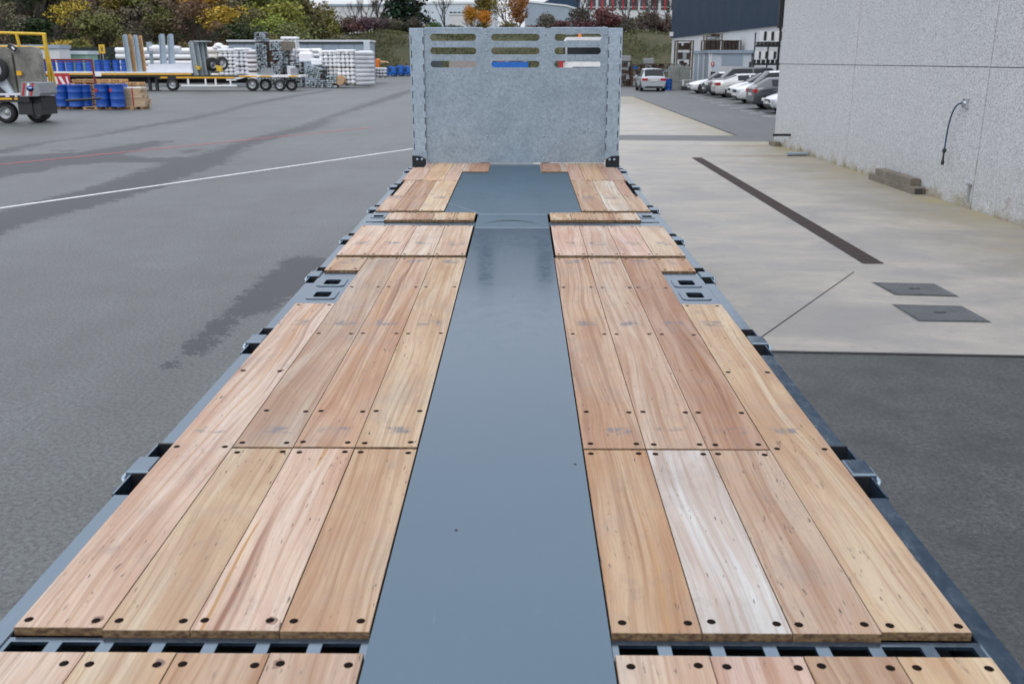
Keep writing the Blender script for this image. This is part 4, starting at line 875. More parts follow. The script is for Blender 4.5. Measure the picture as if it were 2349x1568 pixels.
for k, (a_, b_, c_, d_) in enumerate(((180, 330, 430, 540), (150, 300, 480, 560), (290, 450, 480, 560))):
    x0, x1, z0, z1 = span(*box3(z3, a_, b_, c_, d_), 85); o = MB().lathe([(0, -.5), (.5, -.45), (.9, -.2), (1, 0), (.85, .3), (.45, .45), (0, .5)], n=12).obj('film_heap', 'white_film', None, ((x0 + x1) / 2, 85.3, (z0 + z1) / 2), color=(1.05, 1.05, 1.05)); o.scale = ((x1 - x0) / 2, .6, (z1 - z0)); tag(o, f'crumpled heap of white plastic film on top of the rolls, {["highest","left","right"][k]} lump', 'plastic film', 'white film heaps on the rolls')
profiles(*box3(z3, 1010, 1185, 440, 900), 82, 'tall dark tower of grey metal profile ends, middle part')
profiles(*box3(z3, 1020, 1300, 905, 1230), 82, 'base bundle of metal profiles under the tall tower')
profiles(*box3(z3, 970, 1175, 225, 410), 82, 'bundle of grey profiles at the very top of the tall tower')
x0, x1, z0, z1 = span(*box3(z3, 1188, 1300, 430, 905), 82); tag(MB().box(x0, x1, 82.3, 84, z0, z1).obj('crate', 'rust_brown'), 'dark brown crate side between the profile tower and the next pile', 'crate')
profiles(*box3(z3, 1255, 1480, 395, 575), 82, 'big profile bundle high up, right of the tower'); x0, x1, z0, z1 = span(*box3(z3, 1482, 1635, 400, 575), 82); tag(MB().box(x0, x1, 81.9, 84, z0, z1, .04).obj('crate', 'grey_wood'), 'greyish purple wrapped block beside the high profile bundle', 'crate')
profiles(*box3(z3, 1310, 1500, 600, 760), 82, 'small profile bundle under the high one'); profiles(*box3(z3, 1305, 1500, 800, 1180), 81.6, 'untidy profile heap low right of the tower')
profiles(*box3(z3, 1505, 1600, 600, 1180), 82.3, 'narrow brown and grey profile pile behind the low heap'); profiles(*box3(z3, 1700, 1860, 800, 1270), 81.5, 'upright profile bundle left of the tilted bundle')
bars(*box3(z3, 1605, 1700, 540, 1190), 83, 8, 'narrow pile of pale rolls behind the profile bundles')
x0, x1, z0, z1 = span(*box3(z3, 1600, 1730, 880, 1060), 80.5); tag(MB().box(x0, x1, 80.5, 81, z0, z1, .03).obj('crate', 'white_film', color=(.8, .8, .82)), 'pale wrapped crate near the end of the platform trailer', 'crate')
profiles(*box3(z4, 90, 400, 790, 1030), 81.0, 'bundle of grey profiles tipped to one side', tilt=.28); profiles(*box3(z4, 150, 480, 1080, 1235), 80.3, 'profile bundle on the ground under the tipped one')
pb_ = profiles(*box3(z4, 560, 745, 985, 1225), 79.5, 'small profile bundle with orange strap in front of the roll stacks'); x0, x1, z0, z1 = span(*box3(z4, 745, 870, 985, 1180), 79.5)
tag(MB().cyl(((x0 + x1) / 2, 79.6, (z0 + z1) / 2), ((x0 + x1) / 2, 82, (z0 + z1) / 2), (z1 - z0) / 2, None, 16).obj('wrapped_bale', 'lumber', color=(.9, .8, .75)), 'beige round bale with orange band beside the small profile bundle', 'bale')
xc = x0 + (x1 - x0) * .75; MB().lathe([((z1 - z0) / 2 + .01, -.06), ((z1 - z0) / 2 + .01, .06)], (0, 0, 0), 'y', 16).obj('band', 'orange_paint', bpy.data.objects['wrapped_bale'], ((x0 + x1) / 2, 79.68, (z0 + z1) / 2))
bars(*box3(z4, -60, 210, 430, 640), 83.5, 2, 'two loose white rolls on top, left of the big roll stacks'); bars(*box3(z4, 200, 420, 430, 620), 86, 2, 'pair of white rolls behind the big roll stacks')
x0, x1, z0, z1 = span(*box3(z4, 240, 440, 640, 760), 82); tag(MB().box(x0, x1, 82, 83, z0, z1, .05).obj('white_box', 'white_film', color=(1.15, 1.15, 1.15)), 'bright white wrapped box between bundle and roll stacks', 'box')
profiles(*box3(z4, 330, 540, 770, 1060), 82.2, 'brownish profile pile behind the tipped bundle')
x0, x1, z0, z1 = span(*box3(z4, 0, 235, 500, 690), 82.5); tag(MB().box(x0, x1, 82.4, 83.4, z0, z1, .15).obj('wrapped_pack', 'white_film', color=(1.1, 1.08, 1.1)), 'bulging white wrapped pack above the upright profile bundle', 'pack')
rolls(*box3(z4, 430, 745, 470, 1165), 82.5, 4, 8, 'stack of white roll ends, left one of the two big neat stacks')
rolls(*box3(z4, 780, 1085, 455, 1190), 80.5, 4, 8, 'stack of white roll ends, right one of the two big neat stacks')
x0, x1, z0, z1 = span(*box3(z4, 1090, 1225, 470, 1190), 81.2); t = thing('roll_stack', 'lumpy white wrapped side of the right neat roll stack', 'stack', (x0, 81.2, 0)); W_ = x1 - x0
for j in range(8):
    for i in range(2): c = rnd.uniform(.8, 1); o = put('roll', ROLL, t, (W_ * (i + .5) / 2, i * .8, .13 + (z1 - .2) * (j + .5) / 8), (0, 0, -.5), color=(c, c, c * 1.02)); o.scale = (W_ * .25, .4, z1 / 8 * .5)
bars(*box3(z4, 1225, 1450, 475, 740), 88, 4, 'neat pile of lengthwise rolls at the end of the grey shed'); bars(*box3(z4, 1285, 1462, 770, 1030), 88, 4, 'pile of lengthwise rolls below that neat pile')
rolls(*box3(z4, 1222, 1290, 795, 1090), 86, 1, 3, 'single column of rolls on bearers, right of the neat stacks', cap=False); rolls(*box3(z4, 1300, 1400, 890, 1095), 86, 1, 2, 'two stacked rolls on bearers next to the single column', cap=False)
rolls(*box3(z4, 1500, 1740, 820, 1030), 98, 4, 3, 'low stack of roll ends far right, near the blue machines', cap=False)
x0, x1, z0, z1 = span(*box3(z3, 1500, 1760, 315, 720), 86); rolls(*box3(z3, 1500, 1760, 315, 720), 86, 8, 9, 'block of thin white tubes with fine round ends standing highest on the right', cap=True, pal=False)
p0 = span(*box3(z4, 1545, 1650, 640, 830), 100); tag(MB().box(p0[0], p0[1] - .2, 100, 101, p0[2], p0[3], .1).obj('orange_bin', 'orange_paint'), 'orange container with a pale tarpaulin end right of the roll stacks', 'container')
p1 = span(*box3(z4, 1640, 1800, 680, 720), 100.2); tag(MB().prism([(p1[0], p1[2]), (p1[1], p1[2]), (p1[1] - .2, p1[2] + .1), (p1[0], p1[3])], 100.2, 101).obj('tarpaulin', 'lumber', color=(1.2, 1, .9)), 'pale board sticking out over the orange container', 'board')
# grey shed behind the stock
x0, x1, z0, z1 = span(530, 848, 92, 175, 93); sh = thing('storage_shed', 'long low pale blue grey shed with white roof edge behind the roll stacks', 'shed', (x0, 93, 0)); W_ = x1 - x0
for k in range(9): MB().box(W_ * k / 9 + .02, W_ * (k + 1) / 9 - .02, 0, .1, 0, z1 - .25).obj('wall_panel', 'blue_grey_cladding', sh)
MB().box(.0, W_, .1, 3, 0, z1 - .26).obj('body', 'blue_grey_cladding', sh); MB().box(-.1, W_ + .1, -.25, 3.1, z1 - .16, z1).obj('roof', 'roof_light', sh); MB().box(-.05, W_ - .6, -.12, .0, z1 - .34, z1 - .165).obj('gutter', 'window_dark', sh)
MB().box(W_ - .55, W_ + .02, -.3, -.001, 0, z1 - .165).obj('end_column', 'pale_cladding', sh)
# blue machines
bm_ = [(883, 905, 152, 168, 134), (903, 922, 150, 172, 136), (921, 940, 151, 171, 137)]
for k, (u0, u1, v0, v1, Y) in enumerate(bm_):
    x0, x1, z0, z1 = span(u0, u1, v0, v1, Y); t = thing('blue_machine', f'bright blue skip like machine by the bank, {["left", "middle", "right"][k]} one', 'machine', (x0, Y, 0), 0, 'blue machines at the foot of the bank'); W_ = x1 - x0
    MB().prism([(0, .45), (W_ * .2, .2), (W_ * .85, .2), (W_, .5), (W_ * .95, z1 * (.9 if k != 1 else 1)), (W_ * .5, z1), (.1, z1 * .75)], 0, 1.4).obj('hopper', 'blue_paint', t)
    MB().box(W_ * .35, W_ * .6, -.15, 0, z1 * .5, z1 * .8).obj('panel', 'black_plastic', t)
    for f in (.2, .8): wheel(t, W_ * f, .1, .28, .28, .2, 'y', -1)
# small buildings far left
def shedbox(name, lab, u0, u1, v0, v1, Y, mat, rmat, dep=5):
    x0, x1, z0, z1 = span(u0, u1, v0, v1, Y); t = thing(name, lab, 'shed', (x0, Y, 0)); W_ = x1 - x0
    MB().box(0, W_, 0, dep, 0, z1 - .3).obj('wall', mat, t); MB().box(-.1, W_ + .1, -.15, dep + .1, z1 - .3, z1).obj('roof', rmat, t); return t
shedbox('site_hut', 'white site building with grey roof behind the yellow railing', -60, 134, 103, 200, 84, 'white_render', 'blue_grey_cladding', 2.)
shedbox('site_hut', 'mint green site container with rounded pale roof beside the white one', 150, 200, 117, 200, 87, 'mint_green', 'pale_cladding', 2.)
sg = thing('yellow_sign', 'yellow rectangular sign with dark pictogram on a thin post above the drums', 'sign', (0, 0, 0)); x0, x1, z0, z1 = span(228, 239, 102.5, 123, 80)
MB().box(x0, x1, 80, 80.04, z0, z1).obj('board', 'yellow_paint', sg); MB().cyl(((x0 + x1) / 2 + .05, 80.08, 0), ((x0 + x1) / 2, 80.08, z0 + .3), .04).obj('post', 'cover_steel', sg)
cx, cz = (x0 + x1) / 2, (z0 + z1) / 2
for dx, dz, w2, h2 in ((-.06, .10, .03, .10), (.07, .12, .03, .08), (0, .0, .10, .025), (-.05, -.12, .03, .09), (.06, -.10, .03, .06)): MB().box(cx + dx - w2, cx + dx + w2, 79.99, 79.999, cz + dz - h2, cz + dz + h2).obj('pictogram', 'dark_joint', sg)
# mesh fence; solid dark panels paint in the shadow behind the mesh
fn = thing('shadow_backed_fence', 'dark green mesh fence backed by painted shadow along the foot of the wooded bank', 'fence', (0, 0, 0))
fx = [AY(-60, 100, 97).x + k * 3.0 for k in range(60) if AY(-60, 100, 97).x + k * 3.0 < AY(640, 100, 97).x]
for k, x in enumerate(fx[:-1]):
    y = 97 + k * .25; MB().box(x + .05, x + 2.95, y, y + .04, .15, 3.4 if x < -26 else 2.6).obj('shadow_panel', 'fence_shadow_green', fn, color=(1, 1, 1)); MB().cyl((x, y, 0), (x, y, 3.6 if x < -26 else 2.8), .05, .05, 6).obj('fence_post', 'cover_steel', fn)

# ------------------------------------------------------------------ bank and hillside
def sst(a, b, x):
    t = np.clip((x - a) / (b - a), 0, 1); return t * t * (3 - 2 * t)
def hz(x, y):
    x = np.asarray(x, float); y = np.asarray(y, float)
    wv = 1 - sst(-.30, -.245, x / np.maximum(y, 1))
    left = sst(98, 150, y) * 15 + sst(150, 240, y) * 9
    mid = sst(141, 158, y) * 6.1 + sst(158, 420, y) * 3.5
    n = .25 * np.sin(x * .31 + y * .17) + .18 * np.sin(x * .73 - y * .4)
    return -.02 + wv * left + (1 - wv) * mid + n * np.minimum(1, (wv * left + (1 - wv) * mid) / 2)
hx = np.concatenate([np.linspace(-500, -90, 12), np.arange(-85, 60, 1.6), np.linspace(64, 500, 12)]); hy = np.concatenate([np.arange(96.5, 190, 1.4), np.linspace(195, 1000, 22)])
XX, YY = np.meshgrid(hx, hy); ZZ = hz(XX, YY); idx = np.arange(XX.size).reshape(XX.shape)
q = np.stack([idx[:-1, :-1], idx[:-1, 1:], idx[1:, 1:], idx[1:, :-1]], -1).reshape(-1, 4)
h = MB(); h.v = list(zip(XX.ravel().tolist(), YY.ravel().tolist(), ZZ.ravel().tolist())); h.f = [tuple(r) for r in q.tolist()]; h.sm = [True] * len(h.f)
struct(h.obj('hillside', 'rough_grass'))

# ------------------------------------------------------------------ vegetation
def leafmesh(name, pts, size, mat='leaves', flat=.0, seed=0):
    g = np.random.default_rng(seed); n = len(pts); s = g.uniform(size * .6, size * 1.3, (n, 1))
    a = g.normal(size=(n, 3)); a /= np.linalg.norm(a, axis=1, keepdims=True); b = g.normal(size=(n, 3)); b -= (b * a).sum(1, keepdims=True) * a; b /= np.linalg.norm(b, axis=1, keepdims=True)
    v = np.stack([pts - a * s * .5, pts + b * s * .32 + a * s * .1, pts + a * s * .5, pts - b * s * .32 - a * s * .05], 1).reshape(-1, 3)
    me = bpy.data.meshes.new(name); me.vertices.add(4 * n); me.vertices.foreach_set('co', v.ravel()); me.loops.add(4 * n); me.loops.foreach_set('vertex_index', np.arange(4 * n)); me.polygons.add(n); me.polygons.foreach_set('loop_start', np.arange(n) * 4); me.update(); me.materials.append(M[mat]); return me
def crown_pts(seed, n, rx, rz, nb=16, spread=.62, br=.42):
    g = np.random.default_rng(seed); out = []
    for k in range(nb):
        d = g.normal(size=3); d /= np.linalg.norm(d); c = d * np.array([rx, rx, rz]) * spread * g.uniform(.35, 1.0); r = g.uniform(.55, 1.15) * br * rx; m = int(n / nb)
        u = g.normal(size=(m, 3)); u /= np.linalg.norm(u, axis=1, keepdims=True); out.append(c + u * r * g.uniform(.55, 1.06, (m, 1)) * np.array([1, 1, .8]))
    return np.concatenate(out)
CROWNS = [leafmesh('crown', crown_pts(10 + k, 3000, 1, 1.05, 18 + 3 * k), .10, seed=k) for k in range(4)]
THIN = [leafmesh('crown', crown_pts(40 + k, 1100, 1, 1.2, 22, .8, .30), .085, seed=k) for k in range(3)]
SHR = [leafmesh('crown', crown_pts(70 + k, 1500, 1, .7, 12, .6, .5), .12, seed=k) for k in range(3)]
def con_pts(seed):
    g = np.random.default_rng(seed); out = []
    for L_ in range(22):
        z = .08 + L_ * .042; rad = .36 * (1 - z) ** .8 + .02
        for b in range(9):
            a = g.uniform(0, 6.28); m = 16; t = g.uniform(.15, 1, m) * rad * g.uniform(.8, 1.15); out.append(np.stack([np.cos(a) * t + g.normal(0, .012, m), np.sin(a) * t + g.normal(0, .012, m), z - t * .25 + g.normal(0, .008, m)], 1))
    return np.concatenate(out)
CON = [leafmesh('crown', con_pts(3 + k), .05, seed=k) for k in range(2)]
def trunkmesh(seed, bare=False):
    g = random.Random(seed); b = MB()
    def br(p, d, L, r, dep):
        q = p + d * L; b.cyl(p, q, r, r * .68, 5 if dep < 2 else 3, False)
        if dep >= (5 if bare else 3): return
        for k in range(3 if bare or dep < 2 else 2):
            nd = (d + Vector((g.uniform(-.7, .7), g.uniform(-.7, .7), g.uniform(-.05, .45)))).normalized(); br(p + d * L * g.uniform(.55, 1), nd, L * g.uniform(.6, .8), r * .55, dep + 1)
    br(Vector((0, 0, -.1)), Vector((g.uniform(-.06, .06), g.uniform(-.06, .06), 1)).normalized(), .42, .028, 0)
    return b.mesh('trunk', 'bark')
TRK = [trunkmesh(k) for k in range(3)]; BARE = [trunkmesh(20 + k, True) for k in range(4)]
def tree(x, y, hgt, rad, col, kind, lab, grp):
    z = float(hz(x, y)) if y > 97 else 0.; k = rnd.randrange(100)
    t = thing({'con': 'conifer', 'shrub': 'shrub'}.get(kind, 'tree'), lab, {'con': 'conifer', 'shrub': 'shrub'}.get(kind, 'tree'), (x, y, z), rnd.uniform(0, 6.28), grp); c = tuple(q * rnd.uniform(.85, 1.15) for q in col)
    if kind == 'bare': put('branches', BARE[k % 4], t, scale=(hgt * .75, hgt * .75, hgt * .78)); return t
    if kind == 'con': put('crown', CON[k % 2], t, color=c, scale=(hgt, hgt, hgt)); put('trunk', MB().cyl((0, 0, -.2), (0, 0, hgt * .9), .16, .03, 6).mesh('trunk', 'bark'), t); return t
    if kind == 'shrub': put('crown', SHR[k % 3], t, (0, 0, hgt * .5), color=c, scale=(rad, rad, hgt * .62)); put('trunk', TRK[k % 3], t, scale=(hgt * .6, hgt * .6, hgt * .5)); return t
    put('crown', (THIN if kind == 'thin' else CROWNS)[k % (3 if kind == 'thin' else 4)], t, (0, 0, hgt * .62), color=c, scale=(rad, rad, hgt * .42)); put('trunk', TRK[k % 3], t, scale=(hgt * .9, hgt * .9, hgt * .72)); return t
DG, YG, GO, BR, OL, OR, PU = (.034, .060, .022), (.19, .205, .045), (.40, .27, .045), (.15, .11, .07), (.145, .15, .05), (.50, .22, .03), (.13, .05, .06)
def ux(u, Y): return AY(u, 100, Y).x
zone = [(-60, DG, BR), (20, DG, BR), (60, DG, BR), (110, DG, OL), (165, DG, GO), (215, BR, OL), (265, YG, OL), (310, YG, BR), (355, YG, OL), (400, OL, BR), (445, BR, OL), (490, GO, BR), (535, YG, BR), (580, OL, DG), (625, OL, YG), (670, YG, OL)]
LMK = ['at the far left picture edge', 'above the left end of the railing', 'above the middle of the railing', 'above the right end of the railing', 'above the white site hut', 'above the mint green hut', 'above the yellow sign', 'above the leftmost ramps', 'above the second ramp pair', 'above the lone tapered ramps', 'above the white slabs', 'above the grey rear ramps', 'above the spare wheels', 'above the film heaps', 'above the profile tower', 'above the grey shed']
desc = {DG: 'dark green', YG: 'yellow green', GO: 'golden', BR: 'brown half bare', OL: 'olive', OR: 'orange', PU: 'purple brown'}
for rowi, (Y, hh, rr2, jit, rl) in enumerate(((148, 10, 4.6, 14, 'highest'), (134, 9, 4.2, 10, 'upper'), (121, 8, 3.8, 8, 'middle'), (111, 6.5, 3.2, 6, 'lower'), (103, 4.2, 2.3, 10, 'lowest'))):
    for zi, (u, c1, c2) in enumerate(zone):
        if rowi == 0 and zi % 1: continue
        uu = u + rnd.uniform(-18, 18); x = ux(uu, Y)
        c = c1 if rowi in (0, 2) else c2 if rnd.random() < .6 else c1
        if rowi == 0: c = [DG, DG, DG, DG, DG, DG, OL, DG, OL, OL, OL, OL, YG, YG, YG, YG][zi]
        if rowi == 1 and u < 280: c = DG
        if u > 560 and rowi == 0: hq = hh * 1.25
        else: hq = hh * (1.3 if zi > 11 and rowi < 3 else 1)
        kd = 'thin' if c is BR or (c is GO and rnd.random() < .5) else 'broad'
        tree(x, Y + rnd.uniform(-4, 4), hq * rnd.uniform(.85, 1.15), rr2 * (1.2 if zi > 11 and rowi < 3 else 1) * rnd.uniform(.85, 1.2), c, kd, f'{desc[c]} {"thin" if kd == "thin" else "leafy"} tree, {rl} slope row, {LMK[zi]}', 'trees on the wooded slope')
for u, Y, hh, rr2, c, kd, lab in ((243, 99, 3.0, 3.2, DG, 'shrub', 'dark evergreen bush behind the mint green container'), (735, 150, 7.5, 4.3, (.19, .165, .018), 'broad', 'round yellow green tree at the right end of the wooded slope'), (690, 140, 9.5, 5, OL, 'broad', 'tall olive tree left of the round yellow green one'), (650, 128, 8, 4.2, (.13, .125, .022), 'broad', 'yellowish tree above the profile tower'),
    (600, 112, 6, 3.6, DG, 'broad', 'dark tree behind the white film heaps'), (545, 108, 5, 3.4, DG, 'broad', 'dark tree behind the mesh fence right of the ramps')):
    tree(ux(u, Y), Y, hh, rr2, c, kd, lab, 'trees on the wooded slope')
for i, (u, Y, hh) in enumerate(((15, 106, 8), (70, 112, 9), (130, 104, 7), (190, 118, 9), (240, 108, 7), (300, 125, 9), (340, 106, 6), (430, 118, 10), (470, 106, 7), (560, 125, 10), (600, 108, 7), (640, 118, 8), (690, 112, 7), (720, 128, 8))):
    tree(ux(u, Y), Y, hh, 0, BR, 'bare', f'{ORD[i]} bare twiggy tree from the left among the wooded slope trees', 'bare trees on the wooded slope')
# crest of the bank
k_ = 0
for u in list(range(640, 960, 13)) + list(range(1430, 1560, 12)):
    Y = rnd.uniform(158, 172); cc = rnd.choice(((.13, .105, .10), (.11, .10, .08), (.14, .09, .09), (.09, .09, .06), (.17, .12, .08))); k_ += 1
    side_ = 'left of' if u < 950 else 'right of'
    tree(ux(u + rnd.uniform(-4, 4), Y), Y, rnd.uniform(2.4, 4.2), rnd.uniform(1.6, 2.8), cc, 'shrub', f'{ORD[k_ - 1 if u < 950 else k_ - 26]} shrub from the left on the bank crest {side_} the headboard', 'shrubs along the crest of the bank')
for i, (u, hh, r_, c) in enumerate(sorted(((1255, 4.6, 2.8, (.12, .10, .09)), (1325, 5.5, 3.0, (.10, .085, .085)), (1378, 5.2, 3.4, (.14, .075, .08)), (1290, 3, 3, PU), (1340, 3.2, 3.2, PU), (1400, 3.5, 3.6, PU), (1225, 2.6, 2.6, (.13, .05, .03)), (1425, 3.4, 2.6, (.10, .09, .06)), (1160, 2.4, 2.5, (.12, .10, .03)), (1100, 2.6, 2.2, (.14, .11, .03)), (1000, 3.4, 1.8, (.05, .11, .03)), (985, 2.6, 2, (.12, .11, .03)), (1045, 2.2, 2.4, (.05, .06, .02))))):
    tree(ux(u, 166), 166, hh, r_, c, 'shrub', f'{"dark round" if hh > 4 else "low purple brown" if c is PU else "small autumn"} shrub over the headboard, {"first second third fourth fifth sixth seventh eighth ninth tenth eleventh twelfth thirteenth".split()[i]} from the left', 'shrubs seen above the headboard')
for u, Y, hh, r_, c, kd, lab in ((915, 168, 12.5, 0, (.016, .040, .026), 'con', 'tall dark green conifer, left of the pair beside the headboard'), (944, 170, 13.5, 0, (.022, .034, .028), 'con', 'tall dark conifer, right of the pair beside the headboard'),
    (1080, 166, 5.0, 1.9, (.42, .22, .02), 'broad', 'small bright golden tree above the headboard'), (1112, 176, 11, 4.0, (.15, .12, .02), 'broad', 'big olive and yellow tree above the middle of the headboard'), (1112, 167, 4.6, 2.0, OR, 'broad', 'low orange tree in front of the big olive tree'),
    (1160, 178, 9.5, 3.0, (.20, .13, .03), 'thin', 'thin yellow tree between the two lamp posts'), (1188, 177, 9.0, 2.7, (.24, .11, .03), 'broad', 'rusty orange tree beside the right lamp post'),
    (812, 168, 8, 0, BR, 'bare', 'small bare tree, left of three in front of the pale warehouse'), (865, 166, 10, 0, BR, 'bare', 'slim bare tree in the middle in front of the pale warehouse'), (845, 170, 9, 0, BR, 'bare', 'bare tree with upright twigs before the pale warehouse'), (880, 167, 9, 0, BR, 'bare', 'dark bare tree just left of the conifers'),
    (1020, 168, 10, 0, BR, 'bare', 'spreading bare tree above the left part of the headboard'), (1330, 170, 12, 0, BR, 'bare', 'tall bare tree left of the office block'), (1440, 160, 9, 0, BR, 'bare', 'bare tree right of the headboard, first of four'), (1470, 162, 10, 0, BR, 'bare', 'bare tree right of the headboard, second of four'), (1500, 160, 9.5, 0, BR, 'bare', 'bare tree right of the headboard, third of four'), (1530, 161, 9, 0, BR, 'bare', 'bare tree next to the dark building edge')):
    tree(ux(u, Y), Y, hh, r_, c, kd, lab, None)
for o in list(bpy.data.objects):
    if 'group' in o.keys() and o['group'] is None: del o['group']
# rough growth on the bank
g = np.random.default_rng(5); n = 70000; bx = g.uniform(-45, 34, n); by = g.uniform(140.5, 166, n); bz = hz(bx, by) + g.uniform(0, .45, n) * (g.random(n) < .8)
kk = (np.sin(bx * .5) + np.sin(by * .9 + bx * .2) + g.normal(0, .6, n)) > -.3
stuff(put('bank_growth', leafmesh('bank_growth', np.stack([bx, by, bz], 1)[kk], .26, seed=2), color=(.085, .09, .035))); tag(bpy.data.objects['bank_growth'], 'rough autumn grass and weeds growing on the bank', 'grass')
g = np.random.default_rng(6); n = 22000; bx = g.uniform(-75, -22, n); by = g.uniform(98, 150, n); bz = hz(bx, by) + g.uniform(0, 1.1, n)
stuff(put('undergrowth', leafmesh('undergrowth', np.stack([bx, by, bz], 1), .5, seed=3), color=(.085, .062, .038))); tag(bpy.data.objects['undergrowth'], 'brown undergrowth between the trees of the wooded slope', 'undergrowth')

# ------------------------------------------------------------------ far buildings
def far(name, lab, u0, u1, v0, Y, mat, roofmat, dep=40, over=.6, bands=()):
    x0, x1, _, z1 = span(u0, u1, v0, 100, Y); z0 = float(hz((x0 + x1) / 2, Y)) - .5; t = thing(name, lab, 'building', (x0, Y, z0)); W_ = x1 - x0; H_ = z1 - z0; n = max(3, int(W_ / 6))
    for k in range(n): MB().box(W_ * k / n + .04, W_ * (k + 1) / n - .04, 0, .2, 0, H_ - over).obj('wall_panel', mat, t)
    MB().box(.05, W_ - .05, .2, dep, 0, H_ - over - .02).obj('body', mat, t); MB().box(-.2, W_ + .2, -.3, dep, H_ - over, H_).obj('roof', roofmat, t)
    return t, x0, z0, W_, H_
far('factory_hall', 'white factory hall with pale roof far behind the bare trees', 742, 905, 10, 300, 'white_render', 'blue_grey_cladding')
t, x0, z0, W_, H_ = far('factory_hall', 'long pale blue grey factory hall with dark window strip behind the headboard', 890, 1135, 5, 330, 'pale_cladding', 'roof_light')
a0, a1, c0, c1 = span(1030, 1095, 27.5, 30.5, 330); b_ = 330 - .06
for k in range(7): w_ = (a1 - a0) / 7; MB().box(a0 + w_ * k + .2 - x0, a0 + w_ * (k + 1) - .2 - x0, -.12, -.01, c0 - z0, c1 - z0).obj('window', 'window_dark', t)
a0, a1, c0, c1 = span(958, 964, 15, 24, 330); MB().box(a0 - x0, a1 - x0, -.12, -.01, c0 - z0, c1 - z0).obj('window', 'window_dark', t)
x0, x1, z0, z1 = span(1030, 1085, 32, 54, 280); zb_ = float(hz(x0, 280)); lo = tag(MB().box(x0, x1, 280, 290, zb_ - .3, z1 - .3).obj('low_hall', 'white_render'), 'low white annex in front of the pale factory hall', 'building')
MB().box(x0 - .2, x1 + .2, 279.8, 290, z1 - .3, z1).obj('roof', 'roof_light', lo)
# grey hall with sloped roof and dark gable
p = [AY(u, v, 290) for u, v in ((1205, 60), (1205, 6), (1300, 16), (1365, 36), (1365, 60))]; gh = thing('grey_hall', 'blue grey hall with sloping eaves behind the shrubs over the headboard', 'building', (0, 0, 0))
pp = [(q.x, q.z) for q in p]; pp[0] = (pp[0][0], 7); pp[4] = (pp[4][0], 7); MB().prism(pp, 290, 330).obj('wall', 'blue_grey_cladding', gh)
for a_, b_ in ((1, 2), (2, 3)):
    A, B = p[a_], p[b_]; MB().prism([(A.x, A.z + .05), (B.x, B.z + .05), (B.x, B.z + .5), (A.x, A.z + .5)], 289.7, 330).obj('roof_edge', 'roof_light', gh)
p = [AY(u, v, 320) for u, v in ((1232, 14), (1262, -2), (1285, -8), (1345, 2), (1348, 40), (1236, 40))]; MB().prism([(q.x, q.z) for q in p], 320, 350).obj('dark_gable_hall', 'navy_cladding'); tag(bpy.data.objects['dark_gable_hall'], 'dark blue gabled roof rising behind the blue grey hall', 'building')
# office block with red mullions
x0, x1, z0, z1 = span(1338, 1640, -40, 25, 240); zb_ = float(hz(x0, 240)) - .3; ob = thing('office_block', 'white office block with dark windows and red vertical strips above the headboard corner', 'building', (x0, 240, zb_)); W_ = x1 - x0; H_ = z1 - zb_
PXM = 2245 / 240.
def ov(u, v): q = AY(u, v, 240); return q.x - x0, q.z - zb_
MB().box(0, W_, .25, 14, 0, H_).obj('wall', 'white_render', ob); MB().box(-.3, W_ + .3, -.3, 14.3, H_, H_ + .5).obj('roof', 'roof_light', ob)
for r_, (va, vb) in enumerate(((23, -2), (-8, -32))):
    for k in range(12):
        ua = 1345 + k * 24.; a = ov(ua + (3), va); b = ov(ua + 22, vb)
        wn = MB().box(a[0], b[0], .1, .24, a[1], b[1]).obj('window', 'window_dark', ob); m_ = (a[0] + b[0]) / 2
        MB().box(m_ - .22, m_ + .22, .0, .099, a[1] + .1, b[1]).obj('red_strip', 'red_paint', wn); MB().box(a[0], b[0], .04, .09, a[1] + .55, a[1] + .7).obj('glazing_bar', 'white_render', wn)
for k in range(9):
    a = ov(1488 + k * 17 + 2, 76); b = ov(1488 + k * 17 + 14, 53); MB().box(a[0], b[0], .1, .24, a[1], b[1]).obj('ground_window', 'window_dark', ob)
for u_, v_, lab in ((1136, -20, 'left'), (1194, -20, 'right')):
    q = AY(u_, 40, 185); zt_ = AY(u_, v_, 185).z; zb2 = float(hz(q.x, 185)); lp = thing('lamp_post', f'thin pale lamp post above the headboard, {lab} one', 'lamp post', (q.x, 185, zb2), 0, 'lamp posts behind the bank')
    MB().cyl((0, 0, -.2), (0, 0, zt_ - zb2), .10, .06, 6).obj('pole', 'roof_light', lp); MB().box(-.5, .5, -.15, .15, zt_ - zb2, zt_ - zb2 + .15).obj('lamp_head', 'roof_light', lp)
    for vv_ in ((20, 38) if lab == 'right' else (19,)): zz_ = AY(u_, vv_ + 8, 185).z - zb2; MB().lathe([(0, -.35), (.32, -.25), (.4, 0), (.32, .25), (0, .35)], (0, -.2, 0), n=10).obj('lamp_globe', 'white_paint', lp, (0, 0, zz_))

